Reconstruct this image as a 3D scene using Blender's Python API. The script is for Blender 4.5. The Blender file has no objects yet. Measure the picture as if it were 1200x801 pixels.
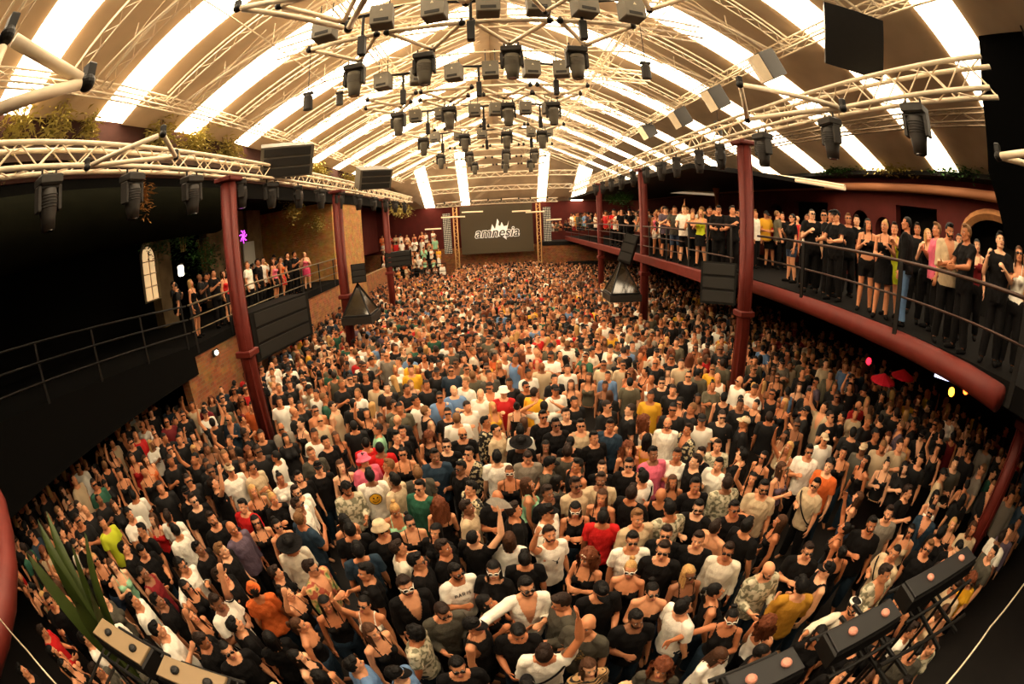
import bpy, bmesh, math, random
import numpy as np
from mathutils import Vector, Matrix, Euler
from mathutils.bvhtree import BVHTree
SC = bpy.context.scene
COL = SC.collection
PI = math.pi
R = math.radians

# ---------------------------------------------------------------- camera (a 15 mm full-frame fisheye on the rear balcony)
P_, Y_, R_ = R(16.2), R(1.118), R(-2.785)
FPX = 500.7
CAMH = 5.0
def cam_axes():
    cp, sp, cy, sy = math.cos(P_), math.sin(P_), math.cos(Y_), math.sin(Y_)
    f = Vector((sy*cp, cy*cp, -sp)); r = Vector((cy, -sy, 0)); u = r.cross(f)
    c, s = math.cos(R_), math.sin(R_)
    return c*r + s*u, -s*r + c*u, f
def ray(px, py):
    """direction seen at a pixel of the 1200x801 frame: how points were measured off the photograph"""
    r, u, f = cam_axes(); dx, dy = px-600, 400.5-py; q = math.hypot(dx, dy)+1e-9
    th = 2*math.asin(min(1, q/2/FPX))
    return math.sin(th)*(dx*r+dy*u)/q + math.cos(th)*f
def at(px, py, ax, v):
    d = ray(px, py); o = Vector((0, 0, CAMH)); i = 'xyz'.index(ax)
    return o + d*((v-o[i])/d[i])
cam_data = bpy.data.cameras.new('camera'); cam = bpy.data.objects.new('camera', cam_data); COL.objects.link(cam)
r_, u_, f_ = cam_axes()
cam.matrix_world = Matrix(((r_.x, u_.x, -f_.x, 0), (r_.y, u_.y, -f_.y, 0), (r_.z, u_.z, -f_.z, CAMH), (0, 0, 0, 1)))
cam_data.type = 'PANO'
cam_data.sensor_width = 36.0
cam_data.clip_start = 0.05
cc = cam_data.cycles if hasattr(cam_data, 'cycles') and hasattr(cam_data.cycles, 'panorama_type') else cam_data
cc.panorama_type = 'FISHEYE_EQUISOLID'
cc.fisheye_lens = FPX*36/1200
cc.fisheye_fov = R(220)
SC.camera = cam
SC.view_settings.view_transform = 'Standard'
try: SC.view_settings.look = 'None'
except Exception: pass
SC.view_settings.gamma = 1.0
SC.view_settings.use_curve_mapping = False

# ---------------------------------------------------------------- materials
def lin(c):
    c = c/255.0
    return c/12.92 if c <= 0.04045 else ((c+0.055)/1.055)**2.4
MATS = {}
def mat(name, rgb, rough=0.7, metal=0.0, noise=0.0, scale=6.0, spec=0.3, bump=0.0, emit=0.0):
    if name in MATS: return MATS[name]
    m = bpy.data.materials.new(name); m.use_nodes = True; nt = m.node_tree; b = nt.nodes['Principled BSDF']
    col = (lin(rgb[0]), lin(rgb[1]), lin(rgb[2]), 1)
    b.inputs['Base Color'].default_value = col; b.inputs['Roughness'].default_value = rough
    b.inputs['Metallic'].default_value = metal; b.inputs['Specular IOR Level'].default_value = spec
    if emit:
        b.inputs['Emission Color'].default_value = col; b.inputs['Emission Strength'].default_value = emit
    if noise or bump:
        tc = nt.nodes.new('ShaderNodeTexCoord'); n = nt.nodes.new('ShaderNodeTexNoise'); n.inputs['Scale'].default_value = scale
        n.inputs['Detail'].default_value = 4
        nt.links.new(tc.outputs['Object'], n.inputs['Vector'])
        if noise:
            r = nt.nodes.new('ShaderNodeMapRange'); r.inputs['From Min'].default_value = .3; r.inputs['From Max'].default_value = .7
            r.inputs['To Min'].default_value = 1-noise; r.inputs['To Max'].default_value = 1+noise*.5
            nt.links.new(n.outputs['Fac'], r.inputs['Value'])
            h = nt.nodes.new('ShaderNodeVectorMath'); h.operation = 'SCALE'; h.inputs[0].default_value = col[:3]
            nt.links.new(r.outputs['Result'], h.inputs['Scale']); nt.links.new(h.outputs['Vector'], b.inputs['Base Color'])
        if bump:
            bp = nt.nodes.new('ShaderNodeBump'); bp.inputs['Strength'].default_value = bump; bp.inputs['Distance'].default_value = .02
            nt.links.new(n.outputs['Fac'], bp.inputs['Height']); nt.links.new(bp.outputs['Normal'], b.inputs['Normal'])
    MATS[name] = m
    return m

# ---------------------------------------------------------------- mesh helpers
class MB:
    """collects simple solids; build() links them as one mesh object"""
    def __init__(s): s.v = []; s.f = []; s.n = 0
    def add(s, v, f):
        s.v.extend([tuple(x) for x in v]); s.f.extend([tuple(i+s.n for i in q) for q in f]); s.n += len(v); return s
    def box(s, c, d, M=None, bev=0.0):
        c = Vector(c); h = Vector(d)/2
        if bev:
            v = []; b = min(bev, min(h)*.9)
            for sz in (-1, 1):
                for k, (zz, ins) in enumerate(((h.z, b), (h.z-b, 0)) if sz > 0 else ((h.z-b, 0), (h.z, b))):
                    for x, y in ((-1, -1), (1, -1), (1, 1), (-1, 1)):
                        v.append(Vector((x*(h.x-ins), y*(h.y-ins), sz*zz)))
            # order rings bottom -> top
            rings = [v[4:8], v[0:4], v[12:16], v[8:12]]
            v = [p for r in rings for p in r]; f = [(3, 2, 1, 0), (12, 13, 14, 15)]
            for k in range(3):
                for i in range(4): f.append((k*4+i, k*4+(i+1) % 4, k*4+4+(i+1) % 4, k*4+4+i))
        else:
            v = [Vector((x*h.x, y*h.y, z*h.z)) for z in (-1, 1) for x, y in ((-1, -1), (1, -1), (1, 1), (-1, 1))]
            f = [(3, 2, 1, 0), (4, 5, 6, 7), (0, 1, 5, 4), (1, 2, 6, 5), (2, 3, 7, 6), (3, 0, 4, 7)]
        if M is not None: v = [M @ p for p in v]
        return s.add([p+c for p in v], f)
    def tube(s, p0, p1, r0, r1=None, n=8, cap=True):
        p0, p1 = Vector(p0), Vector(p1); r1 = r0 if r1 is None else r1
        d = (p1-p0)
        if d.length < 1e-6: return s
        q = d.to_track_quat('Z', 'Y').to_matrix()
        v = []
        for p, r in ((p0, r0), (p1, r1)):
            for i in range(n):
                a = 2*PI*i/n; v.append(p + q @ Vector((r*math.cos(a), r*math.sin(a), 0)))
        f = [(i, (i+1) % n, n+(i+1) % n, n+i) for i in range(n)]
        if cap: f += [tuple(range(n))[::-1], tuple(range(n, 2*n))]
        return s.add(v, f)
    def path(s, pts, r, n=8, closed=False):
        pts = [Vector(p) for p in pts]; rings = []
        N = len(pts); up = Vector((0, 0, 1))
        v = []
        for i, p in enumerate(pts):
            a = pts[(i-1) % N] if closed or i else p; b = pts[(i+1) % N] if closed or i < N-1 else p
            t = (b-a).normalized()
            x = t.cross(up)
            if x.length < .05: x = t.cross(Vector((1, 0, 0)))
            x.normalize(); y = t.cross(x)
            rr = r[i] if isinstance(r, (list, tuple)) else r
            for k in range(n):
                g = 2*PI*k/n; v.append(p + x*rr*math.cos(g) + y*rr*math.sin(g))
        f = []
        for i in range(N if closed else N-1):
            j = (i+1) % N
            for k in range(n): f.append((i*n+k, j*n+k, j*n+(k+1) % n, i*n+(k+1) % n))
        if not closed: f += [tuple(range(n)), tuple(range((N-1)*n, N*n))[::-1]]
        return s.add(v, f)
    def lathe(s, prof, c=(0, 0, 0), n=16, M=None):
        c = Vector(c); v = []; f = []
        for r, z in prof:
            for i in range(n):
                a = 2*PI*i/n; v.append(Vector((r*math.cos(a), r*math.sin(a), z)))
        m = len(prof)
        for k in range(m-1):
            for i in range(n): f.append((k*n+i, k*n+(i+1) % n, (k+1)*n+(i+1) % n, (k+1)*n+i))
        f += [tuple(range(n))[::-1], tuple(range((m-1)*n, m*n))]
        if M is not None: v = [M @ p for p in v]
        return s.add([p+c for p in v], f)
    def ell(s, c, r, M=None, nu=14, nv=9):
        v, f = ellipsoid(c, r, M, nu, nv); return s.add(v, f)
    def prism(s, poly, z0, z1, M=None):
        n = len(poly); v = [Vector((x, y, z)) for z in (z0, z1) for x, y in poly]
        if M is not None: v = [M @ p for p in v]
        return s.add(v, [tuple(range(n))[::-1], tuple(range(n, 2*n))] + [(i, (i+1) % n, n+(i+1) % n, n+i) for i in range(n)])
    def build(s, name, m=None, parent=None, smooth=False, loc=None, kind=None):
        me = bpy.data.meshes.new(name); me.from_pydata(s.v, [], s.f); me.update()
        if smooth: me.polygons.foreach_set('use_smooth', [True]*len(me.polygons))
        if m is not None: me.materials.append(m)
        o = bpy.data.objects.new(name, me); COL.objects.link(o)
        if parent is not None: o.parent = parent
        if loc is not None: o.location = loc
        if kind: o['kind'] = kind
        return o
def ellipsoid(c, r, M=None, nu=14, nv=9):
    c = Vector(c); v = [Vector((0, 0, -r[2]))]
    for j in range(1, nv):
        t = -PI/2+PI*j/nv
        for i in range(nu):
            a = 2*PI*i/nu; v.append(Vector((r[0]*math.cos(t)*math.cos(a), r[1]*math.cos(t)*math.sin(a), r[2]*math.sin(t))))
    v.append(Vector((0, 0, r[2]))); f = []
    for i in range(nu): f.append((0, 1+(i+1) % nu, 1+i))
    for j in range(nv-2):
        for i in range(nu): f.append((1+j*nu+i, 1+j*nu+(i+1) % nu, 1+(j+1)*nu+(i+1) % nu, 1+(j+1)*nu+i))
    L = len(v)-1
    for i in range(nu): f.append((L, 1+(nv-2)*nu+i, 1+(nv-2)*nu+(i+1) % nu))
    if M is not None: v = [M @ p for p in v]
    return [p+c for p in v], f
def thing(name, label, cat, loc=(0, 0, 0), rotz=0, group=None, kind=None):
    o = bpy.data.objects.new(name, None); COL.objects.link(o); o.empty_display_size = .1
    o.location = loc; o.rotation_euler = (0, 0, rotz); tag(o, label, cat, group, kind); return o
def tag(o, label, cat, group=None, kind=None):
    o['label'] = label; o['category'] = cat
    if group: o['group'] = group
    if kind: o['kind'] = kind
    return o
def dup(root, loc=None, rot=None, label=None, group=None):
    r = root.copy(); COL.objects.link(r)
    if loc is not None: r.location = loc
    if rot is not None: r.rotation_euler = rot
    if label: r['label'] = label
    if group: r['group'] = group
    for ch in list(root.children):
        c = ch.copy(); COL.objects.link(c); c.parent = r
        for g in ch.children:
            d = g.copy(); COL.objects.link(d); d.parent = c
    return r
SKY_E, SKY_R, SUN_E, EXPO, HAZE = 14.0, 9.0, 14.0, 0.5, 0.004
# ================================================================ PEOPLE: bodies, clothes, hair
V3 = lambda *a: Vector(a)
def capsule(p0, p1, r0, r1, n=12, m=3):
    p0, p1 = Vector(p0), Vector(p1); d = p1-p0
    q = d.to_track_quat('Z', 'Y').to_matrix() if d.length > 1e-6 else Matrix.Identity(3)
    v = []; f = []
    rings = []
    for k in range(m+1):
        t = -PI/2 + (PI/2)*(k+.0001)/m; rings.append((p0, r0*math.cos(t), r0*math.sin(t)))
    for k in range(m+1):
        t = (PI/2)*k/m; rings.append((p1, r1*math.cos(t)+1e-5, r1*math.sin(t)))
    for p, rr, z in rings:
        for i in range(n):
            a = 2*PI*i/n; v.append(p+q @ Vector((rr*math.cos(a), rr*math.sin(a), z)))
    for k in range(len(rings)-1):
        for i in range(n): f.append((k*n+i, k*n+(i+1) % n, (k+1)*n+(i+1) % n, (k+1)*n+i))
    f += [tuple(range(n))[::-1], tuple(range((len(rings)-1)*n, len(rings)*n))]
    return v, f
def loft(rings, n=20):
    v = []; f = []
    for z, rx, ry, y in rings:
        for i in range(n):
            a = 2*PI*i/n; v.append(Vector((rx*math.cos(a), y+ry*math.sin(a), z)))
    for k in range(len(rings)-1):
        for i in range(n): f.append((k*n+i, k*n+(i+1) % n, (k+1)*n+(i+1) % n, (k+1)*n+i))
    f += [tuple(range(n))[::-1], tuple(range((len(rings)-1)*n, len(rings)*n))]
    return v, f
def remesh(shapes, voxel, smooth=2, ratio=1.0):
    """union of overlapping solids as one continuous skin -> (verts Nx3, faces list)"""
    b = MB()
    for v, f in shapes: b.add(v, f)
    me = bpy.data.meshes.new('tmp'); me.from_pydata(b.v, [], b.f); me.update()
    o = bpy.data.objects.new('tmp', me); COL.objects.link(o)
    m = o.modifiers.new('r', 'REMESH'); m.mode = 'VOXEL'; m.voxel_size = voxel; m.use_smooth_shade = True
    if smooth:
        m = o.modifiers.new('s', 'SMOOTH'); m.factor = .5; m.iterations = smooth
    if ratio < 1:
        m = o.modifiers.new('d', 'DECIMATE'); m.ratio = ratio
    dg = bpy.context.evaluated_depsgraph_get(); ev = o.evaluated_get(dg); em = ev.to_mesh()
    n = len(em.vertices); co = np.empty(n*3, np.float32); em.vertices.foreach_get('co', co); co = co.reshape(-1, 3).copy()
    fl = [tuple(p.vertices) for p in em.polygons]
    ev.to_mesh_clear(); bpy.data.objects.remove(o); bpy.data.meshes.remove(me)
    return co, fl
def decimate(co, fl, ratio):
    me = bpy.data.meshes.new('tmp'); me.from_pydata([tuple(c) for c in co], [], fl); me.update()
    o = bpy.data.objects.new('tmp', me); COL.objects.link(o); m = o.modifiers.new('d', 'DECIMATE'); m.ratio = ratio
    dg = bpy.context.evaluated_depsgraph_get(); ev = o.evaluated_get(dg); em = ev.to_mesh()
    n = len(em.vertices); c2 = np.empty(n*3, np.float32); em.vertices.foreach_get('co', c2); c2 = c2.reshape(-1, 3).copy()
    f2 = [tuple(p.vertices) for p in em.polygons]
    ev.to_mesh_clear(); bpy.data.objects.remove(o); bpy.data.meshes.remove(me)
    return c2, f2
def keep(co, fl, mask):
    """drop every face that has a vertex outside the mask"""
    fl = [f for f in fl if all(mask[i] for i in f)]
    used = sorted({i for f in fl for i in f}); ix = {a: k for k, a in enumerate(used)}
    return co[used], [tuple(ix[i] for i in f) for f in fl]

ARM = dict(d=((.14, .02, -1), (.10, -.28, -1)), h=((.22, -.25, -1), (-.55, -.75, .55)), p=((.16, -.12, -1), (-.35, -.9, -.05)),
           r=((.45, -.35, .8), (-.1, -.25, 1)), a=((.9, -.45, -.25), (.55, -.8, .35)), k=((.95, .0, .5), (-.95, .12, .62)),
           l=((.2, -.5, -.85), (-.15, -1, -.12)), e=((.35, -.35, -.8), (-.25, -.55, .9)))
POSE = dict(d='dd', h='hd', H='hh', p='pp', r='rd', R='rr', a='ah', k='kk', f='ll', c='ph', e='eh', b='ra')
# head turn (yaw, pitch down+) used by each pose
TURN = dict(d=(0, 4), h=(14, 8), H=(-8, 16), p=(6, 28), r=(-10, -6), R=(0, -4), a=(12, 6), k=(0, 10), f=(-6, 16), c=(-18, 10), e=(16, 0), b=(8, 0))
def figure(sex, pose):
    """joint positions, person facing -Y with the feet at the origin"""
    F = sex == 'f'
    H = 1.66 if F else 1.77
    k = H/1.77
    J = {}
    J['H'] = H
    J['sh'] = [Vector((s*(.150 if F else .173), .005, 1.43*k)) for s in (-1, 1)]
    J['hip'] = [Vector((s*.088, 0, .93*k)) for s in (-1, 1)]
    st = .10 if not F else .08
    J['kn'] = [Vector((s*(.10), -.02, .50*k)) for s in (-1, 1)]
    J['an'] = [Vector((s*(.10+st*.3), .02+.03*s, .085)) for s in (-1, 1)]
    J['arm'] = []
    for i, s in enumerate((-1, 1)):
        u, w = ARM[POSE[pose][i]]
        u = Vector((u[0]*s, u[1], u[2])).normalized(); w = Vector((w[0]*s, w[1], w[2])).normalized()
        el = J['sh'][i] + u*.29*k; wr = el + w*.25*k
        J['arm'].append((el, wr, w))
    yw, pt = TURN[pose]
    J['neck'] = Vector((0, .015, 1.49*k))
    pt -= 15; rot = Euler((R(pt), 0, R(yw)), 'XYZ').to_matrix()     # pitch about X tips the face (-Y) down
    base = Vector((0, .02, 1.545*k)); J['hm'] = Matrix.Translation(base + rot @ Vector((0, -.022, .098))) @ rot.to_4x4()
    J['hs'] = .87 if F else .93
    return J
def torso_rings(F, k, g=0.0, loose=0.0, z0=.80):
    if F: R_ = [(.80, .150, .115, .005), (.90, .172, .125, .01), (.98, .155, .112, .005), (1.08, .122, .092, 0), (1.16, .122, .090, 0), (1.26, .142, .105, -.002), (1.36, .150, .102, 0), (1.43, .135, .078, .006), (1.475, .07, .058, .012), (1.49, .05, .05, .015)]
    else: R_ = [(.80, .150, .115, .0), (.90, .160, .120, .0), (.98, .155, .115, -.005), (1.08, .150, .108, -.006), (1.18, .160, .112, -.006), (1.28, .178, .122, -.006), (1.38, .188, .115, 0), (1.44, .160, .088, .006), (1.485, .085, .065, .012), (1.50, .055, .055, .015)]
    out = []
    for z, a, b, y in R_:
        if z < z0-1e-6: continue
        t = max(0, min(1, (1.40-z)/.5))
        if not F: a *= .95
        out.append((z*k, a+g+loose*t, b+g+loose*t*.9, y))
    return out
def hand_shapes(wr, w, side, curl):
    """palm, four unequal bent fingers and a thumb from the side of the palm"""
    out = []
    z = w; ref = Vector((-side, 0, 0)) if abs(w.x) < .8 else Vector((0, 0, 1))
    nrm = (ref - z*ref.dot(z)).normalized()           # palm normal, towards the body
    lat = z.cross(nrm)                                 # across the palm
    if lat.y > 0: lat = -lat                           # thumb side looks forward
    if abs(w.z) > .5 and lat.y > -.2: lat = Vector((-side, 0, 0))
    pc = wr + z*.05
    for t in (-.026, -.009, .009, .026): out.append(capsule(wr+z*.015+lat*t*.7, wr+z*.088+lat*t, .013, .0115, 8, 2))
    for t, L in ((.030, .068), (.010, .078), (-.011, .073), (-.031, .056)):
        b0 = wr+z*.09+lat*t; d1 = (z+nrm*curl*.6).normalized(); d2 = (z*(1-.6*curl)+nrm*(curl*1.4)).normalized()
        b1 = b0+d1*L*.5; b2 = b1+d2*L*.5
        out.append(capsule(b0, b1, .0105, .0098, 7, 2)); out.append(capsule(b1, b2, .0098, .0085, 7, 2))
    t0 = wr+z*.03+lat*.025; t1 = t0+(z*.7+lat*.8+nrm*.35).normalized()*.045; t2 = t1+(z*1.0+lat*.25+nrm*.35).normalized()*.034
    out.append(capsule(t0, t1, .014, .0115, 7, 2)); out.append(capsule(t1, t2, .0115, .0095, 7, 2))
    return out
def xf(shape, M): return [M @ p for p in shape[0]], shape[1]
def body_mesh(sex, pose):
    J = figure(sex, pose); F = sex == 'f'; k = J['H']/1.77
    S = [loft(torso_rings(F, k))]
    if F:
        for s in (-1, 1): S.append(ellipsoid((s*.068, -.088, 1.285*k), (.062, .058, .062)))
    else:
        for s in (-1, 1): S.append(ellipsoid((s*.080, -.074, 1.33*k), (.075, .034, .055)))
    g = .86 if F else 1.0
    for i, s in enumerate((-1, 1)):
        el, wr, w = J['arm'][i]; sh = J['sh'][i]
        S.append(capsule(sh+Vector((-s*.05, 0, .02)), sh, .053*g, .055*g))
        S.append(ellipsoid(sh, (.056*g, .056*g, .056*g)))
        S.append(capsule(sh, el, .050*g, .040*g)); S.append(capsule(el, el+(wr-el)*.35, .043*g, .044*g)); S.append(capsule(el+(wr-el)*.35, wr, .044*g, .027*g))
        S += hand_shapes(wr, w, s, .75 if POSE[pose][i] in 'hpec' else .35)
        hip, kn, an = J['hip'][i], J['kn'][i], J['an'][i]
        S.append(capsule(hip, kn, .092 if F else .088, .056)); S.append(capsule(kn, kn+(an-kn)*.3+Vector((0, .018, 0)), .055, .056)); S.append(capsule(kn+(an-kn)*.3+Vector((0, .018, 0)), an, .056, .036))
        S.append(capsule(an+Vector((0, .03, -.045)), an+Vector((s*.02, -.13, -.055)), .036, .028)); S.append(capsule(an, an+Vector((0, 0, -.05)), .037, .034))
    # neck and shoulders slope
    hm = J['hm']; nb = J['neck']
    S.append(capsule(nb, hm @ Vector((0, .02, -.06)), .057*g, .052*g))
    for s in (-1, 1): S.append(capsule(nb+Vector((s*.02, .01, 0)), J['sh'][0 if s < 0 else 1]+Vector((-s*.04, 0, .02)), .050*g, .045*g))
    hs = J['hs']; Hm = hm @ Matrix.Scale(hs, 4)
    Hd = [ellipsoid((0, .008, .022), (.077, .096, .099), None, 20, 14), ellipsoid((0, -.030, -.040), (.060, .064, .076), None, 18, 12),
          ellipsoid((0, -.066, -.097), (.030 if not F else .024, .026, .022)), capsule((0, -.086, .012), (0, -.112, -.026), .008, .0135, 8, 3),
          capsule((-.034, -.080, .026), (.034, -.080, .026), .011, .011), capsule((-.012, -.103, -.030), (.012, -.103, -.030), .010, .010),
          capsule((-.016, -.088, -.066), (.016, -.088, -.066), .012, .012)]
    for s in (-1, 1):
        Hd.append(ellipsoid((s*.036, -.062, -.026), (.026, .026, .022))); Hd.append(ellipsoid((s*.079, .006, -.008), (.010, .020, .032)))
        Hd.append(capsule((s*.052, -.01, -.07), (s*.02, -.06, -.100), .024, .022))
    S += [xf(h, Hm) for h in Hd]
    co, fl = remesh(S, .0085, 2, .17)
    # eyes, brows and lips
    idx = [0]*len(fl); verts = [tuple(c) for c in co]; faces = list(fl)
    def put(shape, slot):
        v, f = xf(shape, Hm); b = len(verts); verts.extend(tuple(p) for p in v); faces.extend(tuple(j+b for j in q) for q in f); idx.extend([slot]*len(f))
    for s in (-1, 1):
        put(ellipsoid((s*.031, -.083, .002), (.0135, .0095, .0075), None, 10, 7), 1)
        put(ellipsoid((s*.031, -.0895, .002), (.0062, .0055, .0062), None, 8, 6), 2)
        put(capsule((s*.017, -.0945, .0275), (s*.047, -.085, .0265), .0036, .0026, 6, 2), 2)
        put(capsule((s*.019, -.0925, .0105), (s*.044, -.0845, .0095), .0028, .0022, 6, 2), 2)
    put(capsule((-.019, -.0955, -.0645), (.019, -.0955, -.0645), .0048, .0048, 8, 2), 3)
    put(capsule((-.016, -.0965, -.0725), (.016, -.0965, -.0725), .0056, .0056, 8, 2), 3)
    me = bpy.data.meshes.new('body_%s_%s' % (sex, pose)); me.from_pydata(verts, [], faces); me.update()
    for m in (skin_mat(0), MATS['eye_white'], MATS['eye_dark'], MATS['lips']): me.materials.append(m)
    me.polygons.foreach_set('material_index', idx); me.polygons.foreach_set('use_smooth', [True]*len(faces))
    return me, J
SKIN = [(218, 152, 110), (202, 134, 92), (180, 112, 72), (230, 172, 132), (142, 92, 62), (86, 56, 42)]
def skin_mat(i): return mat('skin_%d' % i, SKIN[i], .5, noise=.08, scale=30, spec=.35)
mat('eye_white', (225, 215, 205), .3); mat('eye_dark', (38, 26, 20), .4); mat('lips', (168, 82, 72), .45)

def folds(co, amp=.004, seed=0):
    x, y, z = co[:, 0], co[:, 1], co[:, 2]
    d = np.sin(x*31+z*17+seed)*np.sin(z*23-y*29+seed*2.1)+.6*np.sin(x*57-z*41+y*33+seed)
    c = co.copy(); ax = co.copy(); ax[:, 2] = 0; nrm = ax/(np.linalg.norm(ax, axis=1, keepdims=True)+1e-6)
    return c + nrm*(d*amp)[:, None]
def top_mesh(sex, pose, kind, coarse=False):
    """garments: tee, long, open, tank, cami, strapless, crop"""
    J = figure(sex, pose); F = sex == 'f'; k = J['H']/1.77; g = .86 if F else 1.0
    tight = kind in ('cami', 'strapless', 'crop', 'tank' if F else '')
    S = [loft(torso_rings(F, k, .010 if tight else .017, 0 if tight else .022))]
    gg = .008 if tight else .015
    if F:
        for s in (-1, 1): S.append(ellipsoid((s*.068, -.088, 1.285*k), (.062+gg, .058+gg, .062+gg)))
        for s in (-1, 1): S.append(capsule(J['neck']+Vector((s*.02, .01, 0)), J['sh'][0 if s < 0 else 1]+Vector((-s*.04, 0, .02)), .050*g+gg, .045*g+gg))
    cuts = []
    for i, s in enumerate((-1, 1)):
        el, wr, w = J['arm'][i]; sh = J['sh'][i]
        S.append(capsule(sh+Vector((-s*.05, 0, .02)), sh, .053*g+gg, .055*g+gg)); S.append(ellipsoid(sh, (.056*g+gg,)*3))
        if kind in ('tee', 'tank') and not (kind == 'tank'):
            e = sh+(el-sh)*.78; S.append(capsule(sh, e, .056*g+.016, .054*g+.022)); cuts.append((sh, (el-sh).normalized(), (el-sh).length*.66, .115))
        if kind in ('long', 'open'):
            S.append(capsule(sh, el, .056*g+.015, .048*g+.015)); e = el+(wr-el)*.9; S.append(capsule(el, e, .046*g+.015, .036*g+.014)); cuts.append((el, (wr-el).normalized(), (wr-el).length*.78, .09))
    co, fl = remesh(S, .011, 2)
    m = np.ones(len(co), bool); x, y, z = co[:, 0], co[:, 1], co[:, 2]
    hem = {'crop': 1.10, 'cami': .92, 'strapless': .95}.get(kind, .84)*k
    m &= z > hem
    nb = J['neck']; rad = np.hypot(x-nb.x, (y-nb.y)*1.05)
    if kind in ('tee', 'long'): m &= ~((rad < .082) & (z > 1.46*k)) & ~((rad < .10) & (y < 0) & (z > 1.475*k)) & (z < 1.53*k)
    if kind == 'open': m &= ~((rad < .085) & (z > 1.46*k)) & ~((y < 0) & (np.abs(x) < .012+.30*np.clip(z/k-1.22, 0, 1)) & (z > 1.20*k)) & (z < 1.54*k)
    if kind == 'tank':
        m &= ~((rad < .095) & (z > 1.43*k)) & ~((y < 0) & (rad < .11) & (z > 1.38*k)) & (np.abs(x) < (.125 if F else .150)+.5*np.clip(1.33-z/k, 0, 1)) & (z < 1.53*k)
    if kind in ('cami', 'crop', 'strapless'):
        body = z < (1.33 + .03*(np.abs(x) > .03)*(y < 0))*k
        strap = (np.abs(np.abs(x)-.085) < .013) if kind != 'strapless' else np.zeros(len(co), bool)
        m &= (body | (strap & (z < 1.53*k))) & (np.abs(x) < .15+.5*np.clip(1.30-z/k, 0, 1))
    if not (kind in ('cami', 'crop', 'strapless', 'tank')):
        for p, d, L, rr in cuts:
            q = co-np.array(p); t = q @ np.array(d); dist = np.linalg.norm(q-t[:, None]*np.array(d), axis=1)
            m &= ~((t > L) & (dist < rr) & ((x/.205)**2+((y+.005)/.165)**2 > 1))
    else:
        for i in (0, 1):
            sh = J['sh'][i]; m &= np.linalg.norm(co-np.array(sh+Vector(((-1 if i else 1)*-.0, 0, 0))), axis=1) > (.055 if kind == 'tank' else .07)
    co, fl = keep(co, fl, m); co, fl = decimate(co, fl, .35)
    co = folds(co, .0018 if tight else .0060, len(pose)+ord(pose[0]))
    me = bpy.data.meshes.new('top_%s_%s_%s' % (sex, pose, kind)); me.from_pydata([tuple(c) for c in co], [], fl); me.update()
    me.materials.append(cloth('K')); me.polygons.foreach_set('use_smooth', [True]*len(fl))
    return me
def legs_mesh(sex, kind, coarse=False):
    J = figure(sex, 'd'); F = sex == 'f'; k = J['H']/1.77
    S = [loft([r for r in torso_rings(F, k, .014) if r[0] < 1.06*k])]
    for i, s in enumerate((-1, 1)):
        hip, kn, an = J['hip'][i], J['kn'][i], J['an'][i]
        lo = .030 if kind == 'trousers' else .014
        S.append(capsule(hip, kn, (.092 if F else .09)+.014, .058+lo)); S.append(capsule(kn, an, .058+lo, .045+lo))
    if kind == 'skirt': S.append(loft([(.62*k, .20, .17, 0), (.80*k, .185, .15, 0), (.98*k, .16, .12, 0)]))
    co, fl = remesh(S, .015, 2)
    z = co[:, 2]; lo = {'trousers': .09, 'skirt': .63*k, 'shorts': .66*k if F else .50*k}[kind]
    co, fl = keep(co, fl, (z > lo) & (z < (1.02*k))); co, fl = decimate(co, fl, .35)
    co = folds(co, .003, 3)
    me = bpy.data.meshes.new('legs_%s_%s' % (sex, kind)); me.from_pydata([tuple(c) for c in co], [], fl); me.update()
    me.materials.append(cloth('K')); me.polygons.foreach_set('use_smooth', [True]*len(fl))
    return me
CLOTH = dict(K=(15, 13, 13), W=(238, 230, 214), w=(226, 214, 192), G=(128, 118, 104), g=(74, 70, 60), Y=(222, 164, 36), y=(176, 126, 40), O=(206, 98, 44), R=(190, 30, 30),
             P=(222, 104, 128), B=(98, 128, 166), N=(36, 52, 66), E=(40, 86, 66), T=(196, 172, 138), A=(150, 200, 160), D=(120, 30, 34), L=(188, 196, 40), Q=(92, 78, 92), J=(60, 74, 96), M=(196, 60, 100), V=(120, 50, 100))
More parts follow.
